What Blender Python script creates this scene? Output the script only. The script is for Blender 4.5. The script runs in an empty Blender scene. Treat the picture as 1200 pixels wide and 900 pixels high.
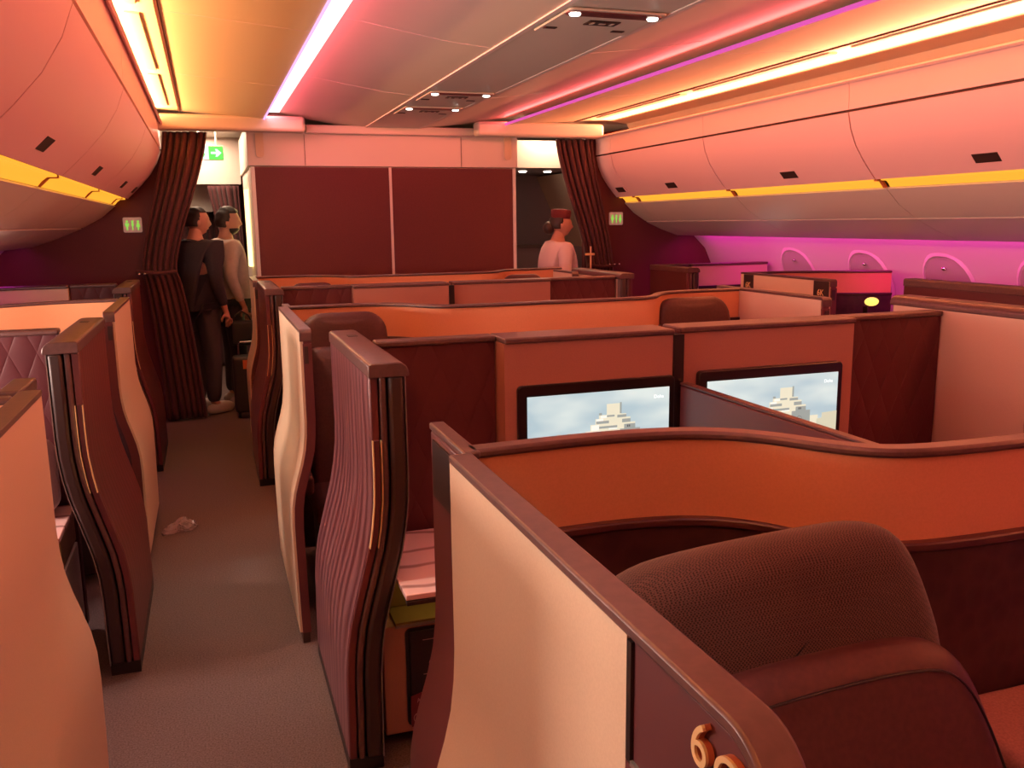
import bpy, bmesh, math, random
from mathutils import Vector, Matrix
random.seed(4)
C = bpy.context.scene.collection
PI = math.pi
R_ = math.radians
XC = 1.71          # cabin centre line
H = 1.34           # suite wall height

# ------------------------------------------------------------------ materials
def mat(name, col, rough=0.5, metal=0.0, spec=0.5, emit=None, estr=1.0, sheen=0.0, coat=0.0):
    m = bpy.data.materials.new(name); m.use_nodes = True
    nt = m.node_tree; b = nt.nodes['Principled BSDF']
    b.inputs['Base Color'].default_value = (*col, 1)
    b.inputs['Roughness'].default_value = rough
    b.inputs['Metallic'].default_value = metal
    b.inputs['Specular IOR Level'].default_value = spec
    if sheen: b.inputs['Sheen Weight'].default_value = sheen
    if coat: b.inputs['Coat Weight'].default_value = coat
    if emit:
        b.inputs['Emission Color'].default_value = (*emit, 1)
        b.inputs['Emission Strength'].default_value = estr
    return m

def tex_mat(name, c1, c2, scale=40, rough=0.6, bump=0.15, kind='noise', stretch=(1, 1, 1), dist=0.002, spec=0.4, metal=0.0, detail=3, lo=.35, hi=.65, sheen=0.0, distort=0.0):
    """two-tone procedural surface in object space with a little bump"""
    m = mat(name, c1, rough, metal, spec, sheen=sheen)
    nt = m.node_tree; N = nt.nodes; L = nt.links; b = N['Principled BSDF']
    tc = N.new('ShaderNodeTexCoord'); mp = N.new('ShaderNodeMapping'); mp.inputs['Scale'].default_value = stretch
    L.new(tc.outputs['Object'], mp.inputs['Vector'])
    if kind == 'noise':
        t = N.new('ShaderNodeTexNoise'); t.inputs['Scale'].default_value = scale; t.inputs['Detail'].default_value = detail
        out = t.outputs['Fac']
    elif kind == 'wave':
        t = N.new('ShaderNodeTexWave'); t.inputs['Scale'].default_value = scale; t.inputs['Distortion'].default_value = distort or 4
        t.inputs['Detail'].default_value = detail; t.inputs['Detail Scale'].default_value = 1.2
        t.bands_direction = 'Y'
        out = t.outputs['Fac']
    elif kind == 'weave':
        t = N.new('ShaderNodeTexChecker'); t.inputs['Scale'].default_value = scale
        out = t.outputs['Fac']
    elif kind == 'voronoi':
        t = N.new('ShaderNodeTexVoronoi'); t.inputs['Scale'].default_value = scale
        out = t.outputs['Distance']
    L.new(mp.outputs['Vector'], t.inputs['Vector'])
    r = N.new('ShaderNodeValToRGB'); r.color_ramp.elements[0].position = lo; r.color_ramp.elements[1].position = hi
    r.color_ramp.elements[0].color = (*c1, 1); r.color_ramp.elements[1].color = (*c2, 1)
    L.new(out, r.inputs['Fac']); L.new(r.outputs['Color'], b.inputs['Base Color'])
    if bump:
        bp = N.new('ShaderNodeBump'); bp.inputs['Strength'].default_value = bump; bp.inputs['Distance'].default_value = dist
        L.new(out, bp.inputs['Height']); L.new(bp.outputs['Normal'], b.inputs['Normal'])
    return m

def quilt_mat(name, col, scale, rough=.5, strength=.6):
    """padded leather stitched in elongated diamonds"""
    m = mat(name, col, rough, 0, .35)
    nt = m.node_tree; N = nt.nodes; L = nt.links; b = N['Principled BSDF']
    tc = N.new('ShaderNodeTexCoord'); sp = N.new('ShaderNodeSeparateXYZ'); L.new(tc.outputs['Object'], sp.inputs[0])
    def mth(op, a, bb=None, v=None):
        n = N.new('ShaderNodeMath'); n.operation = op
        L.new(a, n.inputs[0])
        if bb is not None: L.new(bb, n.inputs[1])
        if v is not None: n.inputs[1].default_value = v
        return n.outputs[0]
    u = mth('MULTIPLY', mth('ADD', sp.outputs['X'], sp.outputs['Y']), v=scale)
    w = mth('MULTIPLY', sp.outputs['Z'], v=scale * .42)
    a = mth('ABSOLUTE', mth('SINE', mth('ADD', u, w)))
    c = mth('ABSOLUTE', mth('SINE', mth('SUBTRACT', u, w)))
    h = mth('POWER', mth('MULTIPLY', a, c), v=.4)
    bp = N.new('ShaderNodeBump'); bp.inputs['Strength'].default_value = strength; bp.inputs['Distance'].default_value = .012
    L.new(h, bp.inputs['Height']); L.new(bp.outputs['Normal'], b.inputs['Normal'])
    return m

def glow(name, col, s):
    m = mat(name, (0.02, 0.02, 0.02), .5, emit=col, estr=s)
    return m

M = {}
M['cream'] = tex_mat('cream_panel', (.66, .50, .35), (.70, .535, .38), 300, .5, .06)
M['tan'] = tex_mat('tan_leather_liner', (.74, .33, .16), (.78, .35, .175), 220, .45, .08)
M['trim'] = tex_mat('bronze_taupe_trim', (.088, .042, .040), (.112, .053, .050), 60, .38, .05, spec=.5)
M['maroon'] = quilt_mat('quilted_maroon_leather', (.085, .016, .021), 30, .5, .35)
M['pad'] = tex_mat('dark_padding', (.038, .010, .012), (.05, .014, .016), 26, .5, .35, 'voronoi', dist=.004)
M['ledge'] = mat('dark_ledge', (.06, .016, .018), .4)
M['maroon_plain'] = mat('maroon_laminate', (.085, .018, .022), .5)
M['burg'] = mat('burgundy_edge', (.12, .03, .034), .4)
M['dark'] = mat('dark_brown_plastic', (.035, .018, .017), .45)
M['black'] = mat('black_plastic', (.012, .008, .008), .35)
M['door'] = tex_mat('door_burgundy_veneer', (.095, .022, .032), (.24, .105, .12), 4.5, .33, .12, 'wave', (1, 1, .22), .002, .6, distort=8, lo=.0, hi=1.0, detail=2)
M['rose'] = tex_mat('rose_screen_panel', (.40, .19, .145), (.43, .205, .155), 200, .5, .05)
M['door_red_lit'] = tex_mat('door_veneer_red_lit', (.115, .016, .018), (.15, .026, .028), 5, .38, .3, 'wave', (1, 1, .2), .002, .5, distort=7, lo=.1, hi=1.0, detail=2)  # left doors' copy of the burgundy veneer, red light put into its colour
M['grey_edge'] = mat('brushed_edge', (.30, .26, .24), .35, .6)
M['gold'] = mat('gold_metal', (.98, .74, .36), .35, .3)
M['digit_side'] = mat('digit_side', (.42, .12, .06), .4)
M['weave'] = tex_mat('woven_burgundy', (.028, .008, .008), (.09, .035, .033), 330, .9, .9, 'weave', (1, 1, 1), .003, .2, sheen=.2)
M['leather'] = tex_mat('burgundy_leather', (.055, .014, .016), (.07, .019, .020), 90, .5, .15, spec=.35)
M['leather_grey'] = tex_mat('grey_beige_leather', (.30, .25, .20), (.34, .28, .22), 90, .5, .15)
M['carpet'] = tex_mat('carpet', (.085, .058, .056), (.15, .11, .105), 160, .95, .6, 'noise', (1, 1, 1), .004, .1, detail=6)
M['marble'] = tex_mat('marble_tabletop', (.92, .62, .58), (.42, .22, .20), 3.2, .22, .0, 'wave', (1, .6, 1), .001, .5, distort=3.5, lo=.90, hi=1.0, detail=1.5)
M['white'] = mat('white_panel', (.78, .74, .70), .45)
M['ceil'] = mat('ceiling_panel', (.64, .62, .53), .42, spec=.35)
M['ceil_outer'] = mat('ceiling_outer_panel', (.82, .77, .55), .45, spec=.35)  # white panels, some of the yellow cove light mixed into the colour
M['seam'] = mat('seam_light', (.80, .72, .66), .5)
M['seam_dark'] = mat('seam_dark', (.10, .04, .035), .6)
M['bin'] = mat('bin_white', (.78, .52, .56), .38, spec=.5)  # bins are white; the pink mood light is put into this base colour
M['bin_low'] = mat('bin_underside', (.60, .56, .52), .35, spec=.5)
M['wallpink'] = mat('sidewall_white', (.66, .56, .58), .5)
M['window_rim'] = mat('window_rim', (.68, .58, .60), .4)
M['shade'] = mat('window_shade', (.40, .34, .32), .6)
M['bulk'] = tex_mat('bulkhead_wine', (.105, .020, .024), (.12, .024, .028), 120, .6, .1)
M['bulk_top'] = mat('bulkhead_top', (.72, .62, .56), .5)
M['curtain'] = tex_mat('curtain_wine', (.062, .015, .018), (.085, .023, .026), 90, .85, .3, sheen=.08)
M['galley'] = mat('galley_grey', (.34, .28, .29), .5)
M['green'] = glow('green_glow', (.12, .75, .10), 1.3)
M['green_dim'] = glow('green_icon', (.35, .85, .10), .75)
M['white_glow'] = glow('white_glow', (.75, 1, .88), 1.3)
M['exit_white'] = glow('exit_white', (.85, 1, .92), 1.1)
M['sign'] = mat('sign_plate', (.55, .42, .38), .5, emit=(.9, .5, .42), estr=.12)
M['slot'] = glow('amber_light', (1.0, .40, .03), 1.2)
M['slot_end'] = mat('amber_end', (.5, .14, .05), .5)
M['purple'] = glow('purple_lip', (.98, .12, .62), .75)
M['violet_lip'] = glow('violet_lip', (.75, .38, 1.0), 1.6)
M['band_glow'] = glow('cove_lens_white', (1.0, .90, .88), 2.2)
M['spot'] = glow('spot_glow', (1, .9, .75), 9)
M['strip'] = glow('warm_strip', (1.0, .72, .22), 4)
M['magenta'] = glow('magenta_strip', (1.0, .05, .75), 2.2)
M['chrome'] = mat('chrome', (.7, .68, .65), .2, 1)
M['screen_frame'] = mat('screen_bezel', (.012, .006, .006), .28, spec=.5)
M['plastic'] = mat('clear_plastic', (.6, .45, .45), .15, spec=.8)
M['plastic'].node_tree.nodes['Principled BSDF'].inputs['Transmission Weight'].default_value = .6
M['skin'] = mat('skin', (.50, .25, .17), .55)
M['skin_dark'] = mat('skin_deeper', (.40, .19, .13), .55)
M['hair'] = mat('black_hair', (.018, .011, .010), .6)
M['hair_brown'] = mat('dark_brown_hair', (.022, .010, .008), .5)
M['navy'] = tex_mat('navy_knit', (.018, .014, .024), (.03, .024, .036), 200, .9, .3)
M['shirt'] = tex_mat('pale_shirt', (.52, .44, .38), (.60, .51, .44), 14, .8, .3, dist=.01)
M['trouser'] = mat('dark_trousers', (.03, .022, .028), .8)
M['jeans'] = mat('dark_jeans', (.045, .035, .05), .85)
M['jacket'] = mat('pale_pink_blouse', (.75, .62, .60), .7)
M['hat'] = mat('burgundy_felt', (.11, .010, .014), .8)
M['shoe'] = mat('pale_shoe', (.45, .38, .34), .6)
M['bag'] = mat('black_bag', (.018, .016, .016), .6)
M['orange'] = mat('orange_tag', (.75, .2, .06), .5)
M['pillow'] = mat('satin_pillow', (.30, .22, .22), .4, sheen=.4)
M['card'] = mat('card_red', (.14, .02, .03), .4)
M['card_black'] = mat('card_black', (.02, .01, .012), .5)
M['print'] = mat('card_print', (.45, .25, .25), .5)
M['brass'] = mat('brass_niche', (.30, .20, .08), .4, .5)
M['yellow_lamp'] = glow('yellow_lamp', (1, .62, .12), 1.6)

# ------------------------------------------------------------------ mesh helpers
def finish(bm, name, m, parent=None, smooth=False, bevel=0.0, seg=2, angle=35):
    bmesh.ops.recalc_face_normals(bm, faces=bm.faces)
    me = bpy.data.meshes.new(name); bm.to_mesh(me); bm.free()
    o = bpy.data.objects.new(name, me); C.objects.link(o)
    me.materials.append(M[m] if isinstance(m, str) else m)
    if parent is not None:
        o.parent = parent
        o.matrix_parent_inverse = Matrix.Translation(-parent.location) if parent.rotation_euler.z == 0 else parent.matrix_basis.inverted()
    if bevel:
        md = o.modifiers.new('bevel', 'BEVEL'); md.width = bevel; md.segments = seg; md.limit_method = 'ANGLE'; md.angle_limit = R_(30)
    if smooth or bevel:
        for p in me.polygons: p.use_smooth = True
        me.set_sharp_from_angle(angle=R_(angle))
    return o

def bm_box(bm, x0, x1, y0, y1, z0, z1):
    v = [bm.verts.new(p) for p in [(x0,y0,z0),(x1,y0,z0),(x1,y1,z0),(x0,y1,z0),(x0,y0,z1),(x1,y0,z1),(x1,y1,z1),(x0,y1,z1)]]
    for f in [(0,1,2,3),(4,5,6,7),(0,1,5,4),(1,2,6,5),(2,3,7,6),(3,0,4,7)]: bm.faces.new([v[i] for i in f])

def box(name, x0, x1, y0, y1, z0, z1, m, parent=None, bevel=0.0, seg=2):
    bm = bmesh.new(); bm_box(bm, x0, x1, y0, y1, z0, z1); return finish(bm, name, m, parent, bevel=bevel, seg=seg)

def bm_prism(bm, poly, axis, a, b):
    """extrude a 2D polygon. axis 'Y': poly=(x,z); 'Z': poly=(x,y); 'X': poly=(y,z)"""
    def P(p, t):
        return {'Y': (p[0], t, p[1]), 'Z': (p[0], p[1], t), 'X': (t, p[0], p[1])}[axis]
    A = [bm.verts.new(P(p, a)) for p in poly]; B = [bm.verts.new(P(p, b)) for p in poly]
    n = len(poly)
    bm.faces.new(A); bm.faces.new(B[::-1])
    for i in range(n): bm.faces.new([A[i], A[(i+1) % n], B[(i+1) % n], B[i]])

def prism(name, poly, axis, a, b, m, parent=None, smooth=False, bevel=0.0, seg=2, angle=35):
    bm = bmesh.new(); bm_prism(bm, poly, axis, a, b); return finish(bm, name, m, parent, smooth, bevel, seg, angle)

def bm_strip(bm, pts, axis, a, b, th, closed=False):
    """a thin wall following pts (2D) with thickness th to the left, made of quads so it stays smooth"""
    n = len(pts); nor = []
    for i in range(n):
        p0 = pts[max(i-1, 0)]; p1 = pts[min(i+1, n-1)]
        dx, dy = p1[0]-p0[0], p1[1]-p0[1]; l = math.hypot(dx, dy) or 1
        nor.append((-dy/l, dx/l))
    q = [(p[0]+nn[0]*th, p[1]+nn[1]*th) for p, nn in zip(pts, nor)]
    def P(p, t): return {'Y': (p[0], t, p[1]), 'Z': (p[0], p[1], t), 'X': (t, p[0], p[1])}[axis]
    rows = [[bm.verts.new(P(p, a)) for p in pts], [bm.verts.new(P(p, b)) for p in pts],
            [bm.verts.new(P(p, b)) for p in q], [bm.verts.new(P(p, a)) for p in q]]
    for i in range(n-1):
        for j in range(4):
            r0, r1 = rows[j], rows[(j+1) % 4]
            bm.faces.new([r0[i], r0[i+1], r1[i+1], r1[i]])
    bm.faces.new([r[0] for r in rows]); bm.faces.new([r[-1] for r in rows][::-1])

def strip(name, pts, axis, a, b, th, m, parent=None, bevel=0.0, angle=40):
    bm = bmesh.new(); bm_strip(bm, pts, axis, a, b, th)
    return finish(bm, name, m, parent, True, bevel, 2, angle)

def tube_bm(bm, pts, r, n=8, cap=True):
    pts = [Vector(p) for p in pts]; rings = []
    for i, p in enumerate(pts):
        d = (pts[min(i+1, len(pts)-1)] - pts[max(i-1, 0)]).normalized()
        up = Vector((0, 0, 1)) if abs(d.z) < .9 else Vector((1, 0, 0))
        s = d.cross(up).normalized(); t = d.cross(s)
        rr = r[i] if isinstance(r, (list, tuple)) else r
        rings.append([bm.verts.new(p + (s*math.cos(2*PI*k/n) + t*math.sin(2*PI*k/n))*rr) for k in range(n)])
    for a, b in zip(rings, rings[1:]):
        for k in range(n): bm.faces.new([a[k], a[(k+1) % n], b[(k+1) % n], b[k]])
    if cap: bm.faces.new(rings[0][::-1]); bm.faces.new(rings[-1])

def tube(name, pts, r, m, parent=None, n=8):
    bm = bmesh.new(); tube_bm(bm, pts, r, n); return finish(bm, name, m, parent, True)

def cushion(name, w, d, h, m, parent=None, loc=(0,0,0), rot=(0,0,0), r=.05, taper=1.0, puff=.0, seg=5, origin=None):
    """soft rounded block; taper narrows the top; placed by loc/rot baked in the mesh"""
    bm = bmesh.new(); bmesh.ops.create_cube(bm, size=1)
    for v in bm.verts: v.co = Vector((v.co.x*w, v.co.y*d, v.co.z*h))
    bmesh.ops.bevel(bm, geom=bm.edges[:] , offset=r, segments=seg, profile=.5, affect='EDGES')
    bmesh.ops.subdivide_edges(bm, edges=[e for e in bm.edges if e.calc_length() > max(w, h)*.4], cuts=5, use_grid_fill=True)
    for v in bm.verts:
        t = v.co.z/h + .5
        v.co.x *= 1 + (taper-1)*t
        v.co.y *= 1 + puff*(1-(2*v.co.x/w)**2)*(1-(2*v.co.z/h)**2)
    bm.transform(Matrix.Translation(loc) @ Matrix.Rotation(rot[2], 4, 'Z') @ Matrix.Rotation(rot[0], 4, 'X') @ Matrix.Rotation(rot[1], 4, 'Y'))
    return finish(bm, name, m, parent, True, angle=60)

def shape_slab(name, outline, th, m, parent, mtx, r=.02, seg=6, front=None):
    """cushion: outline (x,z) polygon, thickness th along y, rim rounded with radius r, face slightly crowned"""
    n_ = len(outline)
    area2 = sum(outline[i][0]*outline[(i+1) % n_][1]-outline[(i+1) % n_][0]*outline[i][1] for i in range(n_))
    sg = 1 if area2 > 0 else -1
    nor = []
    for i in range(n_):
        a, b = outline[i-1], outline[(i+1) % n_]
        dx, dz = b[0]-a[0], b[1]-a[1]; l = math.hypot(dx, dz) or 1
        nor.append((-dz/l*sg, dx/l*sg))
    cx = sum(p[0] for p in outline)/n_; cz = sum(p[1] for p in outline)/n_
    bm = bmesh.new(); rings = []
    prof = []
    for k in range(seg+1):
        a = PI/2*(1-k/seg); prof.append((-(th/2-r)-r*math.sin(a), r*(1-math.cos(a))))
    prof = prof + [(-y, ins) for y, ins in prof[::-1]]
    for y, ins in prof:
        rings.append([bm.verts.new((p[0]+q_[0]*ins, y, p[1]+q_[1]*ins)) for p, q_ in zip(outline, nor)])
    for a, b in zip(rings, rings[1:]):
        for i in range(n_): bm.faces.new([a[i], a[(i+1) % n_], b[(i+1) % n_], b[i]])
    for ring, sy in ((rings[0], -1), (rings[-1], 1)):
        prev = ring
        for f, o in ((.8, .35), (.5, .8), (.2, 1.0)):
            cur = [bm.verts.new((cx+(v.co.x-cx)*f, v.co.y+sy*.010*o, cz+(v.co.z-cz)*f)) for v in ring]
            for i in range(n_): bm.faces.new([prev[i], prev[(i+1) % n_], cur[(i+1) % n_], cur[i]])
            prev = cur
        bm.faces.new(prev)
    bm.transform(mtx)
    return finish(bm, name, m, parent, True, angle=80)

def rrect(x0, x1, z0, z1, r, n=6, corners=(1, 1, 1, 1)):
    """corners order: bl, br, tr, tl"""
    out = []
    for k, (cx, cz, a0) in enumerate([(x0+r, z0+r, PI), (x1-r, z0+r, 1.5*PI), (x1-r, z1-r, 0), (x0+r, z1-r, .5*PI)]):
        if corners[k]:
            for i in range(n+1):
                a = a0 + .5*PI*i/n; out.append((cx+r*math.cos(a), cz+r*math.sin(a)))
        else:
            out.append([(x0, z0), (x1, z0), (x1, z1), (x0, z1)][k])
    return out

def tag(o, label, cat, group=None):
    o['label'] = label; o['category'] = cat
    if group: o['group'] = group
    return o
def thing(name, label, cat, loc=(0,0,0), group=None):
    o = bpy.data.objects.new(name, None); C.objects.link(o); o.location = loc; o.empty_display_size = .1
    return tag(o, label, cat, group)
def struct(o):
    o['kind'] = 'structure'; return o

def text_mesh(name, s, size, depth, mtx, m, parent, spacing=1.0):
    cu = bpy.data.curves.new('t', 'FONT'); cu.body = s; cu.size = size; cu.extrude = depth/2
    cu.space_character = spacing; cu.align_x = 'CENTER'; cu.align_y = 'CENTER'
    t = bpy.data.objects.new('t', cu); C.objects.link(t)
    dg = bpy.context.evaluated_depsgraph_get(); me = bpy.data.meshes.new_from_object(t.evaluated_get(dg))
    bpy.data.objects.remove(t); bm = bmesh.new(); bm.from_mesh(me); bm.transform(mtx)
    return finish(bm, name, m, parent)

def frame(origin, u, v):
    """matrix mapping local x->u, y->v, z->u x v"""
    u = Vector(u).normalized(); v = Vector(v).normalized(); w = u.cross(v)
    m = Matrix((u, v, w)).transposed().to_4x4(); m.translation = Vector(origin); return m

# ------------------------------------------------------------------ camera
cam = bpy.data.cameras.new('camera'); co = bpy.data.objects.new('camera', cam); C.objects.link(co)
rot = Matrix(((.9462, .0695, -.3161), (-.3234, .1662, -.9316), (-.0123, .9836, .1797)))
q = rot.to_quaternion().normalized()
co.rotation_mode = 'QUATERNION'; co.rotation_quaternion = q; co.location = (0, 0, 1.75)
cam.sensor_width = 36; cam.lens = 36*1037/1200; cam.clip_start = .02
bpy.context.scene.camera = co

# ------------------------------------------------------------------ setting
YB = 8.6      # bulkhead face
Y0 = -3.0
struct(box('floor', -2.2, 5.6, Y0, 14.2, -.1, 0, 'carpet'))
CZ = 1.75
# bin profile (distance right of the centre line, z)
BP = [(2.11, 2.585), (2.155, 2.60), (2.165, 2.50), (2.165, 2.405), (2.215, 2.25), (2.30, 2.12), (2.40, 2.005)]
SLOT = [(2.40, 2.005), (2.475, 2.00), (2.495, 1.95)]
LOW = [(2.495, 1.947), (2.60, 1.85), (2.735, 1.765)]
LOW2 = [(2.745, 1.757), (2.93, 1.675), (3.15, 1.60)]

def side(sgn, d): return XC + sgn*d

# centre ceiling: gently domed, three bays across, cross seams
def ceiling_strip(name, xs, m):
    """xs = [(x,z)...] lower surface"""
    bm = bmesh.new()
    bm_prism(bm, xs + [(xs[-1][0], xs[-1][1]+.03), (xs[0][0], xs[0][1]+.03)], 'Y', Y0, 8.6)
    return struct(finish(bm, name, m, None, True, angle=25))
ceiling_strip('ceiling', [(1.50, 2.64), (1.99, 2.64)], 'ceil')
ceiling_strip('ceiling_left', [(.42, 2.755), (.62, 2.752), (.8, 2.735), (1.0, 2.70), (1.25, 2.66), (1.475, 2.64)], 'ceil')
ceiling_strip('ceiling_right', [(2.015, 2.64), (2.2, 2.66), (2.5, 2.70), (2.7, 2.735), (2.85, 2.752), (3.02, 2.755)], 'ceil')
struct(box('trim_1', 1.473, 1.502, Y0, 8.6, 2.634, 2.66, 'seam'))
struct(box('trim_2', 1.988, 2.017, Y0, 8.6, 2.636, 2.66, 'seam'))
n = 3
for y in (-.9, .9, 2.75, 4.6, 6.4):
    for xs in ([(.66, 2.7495), (.8, 2.7335), (1.0, 2.6985), (1.25, 2.6585), (1.474, 2.6385)], [(2.016, 2.6385), (2.2, 2.6585), (2.5, 2.6985), (2.7, 2.7335), (2.8, 2.7495)]):
        bm = bmesh.new(); bm_strip(bm, xs, 'Y', y-.006, y+.006, .004); struct(finish(bm, 'trim_%d' % n, 'seam')); n += 1
# outer ceiling panels with lip (light lip faces the centre)
for s, nm in ((-1, 'left'), (1, 'right')):
    dl = 1.085 if s > 0 else 1.155
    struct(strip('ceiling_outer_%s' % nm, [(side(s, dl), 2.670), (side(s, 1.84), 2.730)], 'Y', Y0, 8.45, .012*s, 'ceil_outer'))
    a, b = sorted((side(s, dl-.008), side(s, dl+.004)))
    struct(box('trim_%d' % n, a, b, Y0, 8.45, 2.664, 2.684, 'purple' if s > 0 else 'violet_lip')); n += 1
    strip_pts = [(side(s, 1.86), 2.733), (side(s, 2.02), 2.742), (side(s, 2.2), 2.75), (side(s, 2.42), 2.72), (side(s, 2.5), 2.6)]
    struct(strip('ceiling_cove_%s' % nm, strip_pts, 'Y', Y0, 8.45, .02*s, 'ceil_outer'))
    a, b = sorted((side(s, 1.843), side(s, 1.857)))
    struct(box('trim_%d' % n, a, b, Y0, 8.45, 2.724, 2.76, 'seam_dark')); n += 1
    for y in (.9, 2.75, 4.6, 6.4):
        bm = bmesh.new(); bm_strip(bm, [(side(s, dl+.01), 2.6695), (side(s, 1.84), 2.7285)], 'Y', y-.004, y+.004, .004*s)
        struct(finish(bm, 'trim_%d' % n, 'seam')); n += 1
    # ribs that split the cove into bays, rectangular raised fields between
    for y0, y1 in ((-.8, .9), (1.0, 2.7), (2.85, 4.5), (4.7, 6.3), (6.5, 8.1)):
        a, b = sorted((side(s, 1.93), side(s, 2.0)))
        struct(box('trim_%d' % n, a, b, y0, y1, 2.728, 2.745, 'ceil_outer', bevel=.004)); n += 1

struct(box('trim_%d' % n, .60, .70, Y0, 8.45, 2.742, 2.7465, 'band_glow')); n += 1  # added glowing strip, stands for the overexposed ceiling beside the left lip
# side walls (window walls), curved
for s, nm in ((-1, 'left'), (1, 'right')):
    w = [(side(s, 3.12), 1.72), (side(s, 3.30), 1.60), (side(s, 3.46), 1.45), (side(s, 3.58), 1.2), (side(s, 3.62), .9), (side(s, 3.6), .4), (side(s, 3.5), 0)]
    bm = bmesh.new(); bm_strip(bm, w, 'Y', Y0, 8.7, .03*s)
    struct(finish(bm, 'wall_%s' % nm, 'wallpink', None, True, angle=60))
# windows on the right wall (tops show above the suites)
wi = 1
def wall_x(z):
    pts = [(3.12, 1.72), (3.30, 1.60), (3.46, 1.45), (3.58, 1.2), (3.62, .9)]
    for (a, za), (b, zb) in zip(pts, pts[1:]):
        if zb <= z <= za: return a + (b-a)*(za-z)/(za-zb)
    return 3.6
for yc in (7.05, 6.1, 5.25, 4.4, 3.5):
    def ring(rw, rh, off, nn=28):
        out = []
        for k in range(nn):
            a = 2*PI*k/nn; yy = yc + rw*math.copysign(abs(math.cos(a))**.85, math.cos(a)); zz = 1.19 + rh*math.copysign(abs(math.sin(a))**.85, math.sin(a))
            out.append((XC + wall_x(zz) - off, yy, zz))
        return out
    bm = bmesh.new(); A = [bm.verts.new(p) for p in ring(.26, .30, .002)]; B = [bm.verts.new(p) for p in ring(.235, .275, .018)]; D = [bm.verts.new(p) for p in ring(.21, .25, -.012)]
    for k in range(28):
        j = (k+1) % 28
        bm.faces.new([A[k], A[j], B[j], B[k]]); bm.faces.new([B[k], B[j], D[j], D[k]])
    w = struct(finish(bm, 'window_%d' % wi, 'window_rim', None, True))
    bm = bmesh.new(); prev = None
    for k in range(9):                      # shade, in rings so it follows the curved wall
        f = 1-k/9
        cur = [bm.verts.new(p) for p in ring(.232*f, .272*f, .008)]
        if prev:
            for q in range(28): bm.faces.new([prev[q], prev[(q+1) % 28], cur[(q+1) % 28], cur[q]])
        prev = cur
    bm.faces.new(prev)
    finish(bm, 'window_shade', 'shade', w)
    bm = bmesh.new(); bmesh.ops.create_icosphere(bm, subdivisions=2, radius=.014)
    bm.transform(Matrix.Translation((XC+wall_x(1.37)-.02, yc, 1.37)) @ Matrix.Diagonal((.6, 1.4, 1, 1)))
    finish(bm, 'shade_latch', 'chrome', w, True)
    wi += 1

# magenta wash lamps under the bins
for s, nm in ((-1, 'left'), (1, 'right')):
    a, b = sorted((side(s, 3.165), side(s, 3.21)))
    struct(box('trim_%d' % n, a, b, Y0, 8.5, 1.602, 1.615, 'magenta')); n += 1

# bulkhead beside the curtains
def bulk_side(s, nm):
    pts = [(side(s, 2.03), 0), (side(s, 2.03), 2.62), (side(s, 2.6), 2.7), (side(s, 3.62), 2.2), (side(s, 3.62), 0)]
    return struct(prism('wall_front_%s' % nm, pts, 'Y', 8.6, 8.68, 'bulk'))
bulk_side(-1, 'left'); bulk_side(1, 'right')
# monument in the centre
ML, MR = .43, 2.985
struct(box('wall_front', ML, MR, 8.62, 10.4, 0, 2.28, 'bulk_top'))
struct(box('wall_front_upper', ML-.02, MR+.02, 8.60, 10.4, 2.285, 2.66, 'bulk_top', bevel=.006))
pn = 1
for (a, b, lab) in ((ML+.035, 1.70, 'left'), (1.725, MR-.035, 'right')):
    struct(box('trim_%d' % n, a, b, 8.598, 8.625, .1, 2.275, 'bulk')); n += 1
struct(box('trim_%d' % n, 1.70, 1.725, 8.592, 8.622, .1, 2.28, 'bulk_top')); n += 1
struct(box('trim_%d' % n, ML+.005, ML+.035, 8.585, 8.622, 0, 2.28, 'white')); n += 1
struct(box('trim_%d' % n, MR-.035, MR-.005, 8.585, 8.622, 0, 2.28, 'white')); n += 1
struct(box('trim_%d' % n, .93, 2.53, 8.50, 8.61, 2.575, 2.65, 'bulk_top', bevel=.01)); n += 1
for x in (.52, 2.90):
    struct(prism('trim_%d' % n, rrect(x-.035, x+.035, 2.36, 2.62, .03, corners=(1, 1, 0, 0)), 'Y', 8.585, 8.605, 'cream')); n += 1
struct(box('trim_%d' % n, 2.42, 2.424, 8.597, 8.601, 2.29, 2.57, 'seam_dark')); n += 1
struct(box('trim_%d' % n, .92, .924, 8.597, 8.601, 2.29, 2.57, 'seam_dark')); n += 1
# curtain headers
for s in (-1, 1):
    a, b = sorted((side(s, .80), side(s, 2.12)))
    struct(box('trim_%d' % n, a, b, 8.33, 8.48, 2.565, 2.70, 'bulk_top', bevel=.03, seg=4)); n += 1

# ------------------------------------------------------------------ beyond the doorways
struct(box('wall_forward', -2.2, 5.6, 12.3, 12.4, 0, 2.9, 'bulk'))
struct(box('ceiling_forward', -2.2, 5.6, 8.7, 12.3, 2.74, 2.78, 'ceil'))
struct(box('wall_forward_left', -1.0, -.92, 8.7, 12.3, 0, 2.75, 'bulk'))
struct(box('wall_galley', 3.0, 5.0, 10.6, 10.7, 0, 2.75, 'galley'))
struct(box('wall_galley_right', 4.35, 4.43, 8.7, 10.6, 0, 2.75, 'galley'))
struct(prism('wall_galley_slope', [(3.95, 2.3), (4.35, 1.45), (4.35, 2.3)], 'Y', 9.6, 10.6, 'cream'))
struct(box('ceiling_galley', 2.985, 4.4, 9.2, 10.6, 2.32, 2.36, 'galley'))
struct(box('wall_galley_header', 2.985, 4.4, 9.1, 9.2, 2.32, 2.60, 'bulk_top'))
# aisle header behind the left curtain
struct(box('wall_header_left', -.92, .43, 10.9, 11.0, 2.22, 2.75, 'bulk_top'))
struct(box('wall_screen_forward', -.2, .32, 11.4, 11.44, 1.92, 2.35, 'white'))

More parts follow.
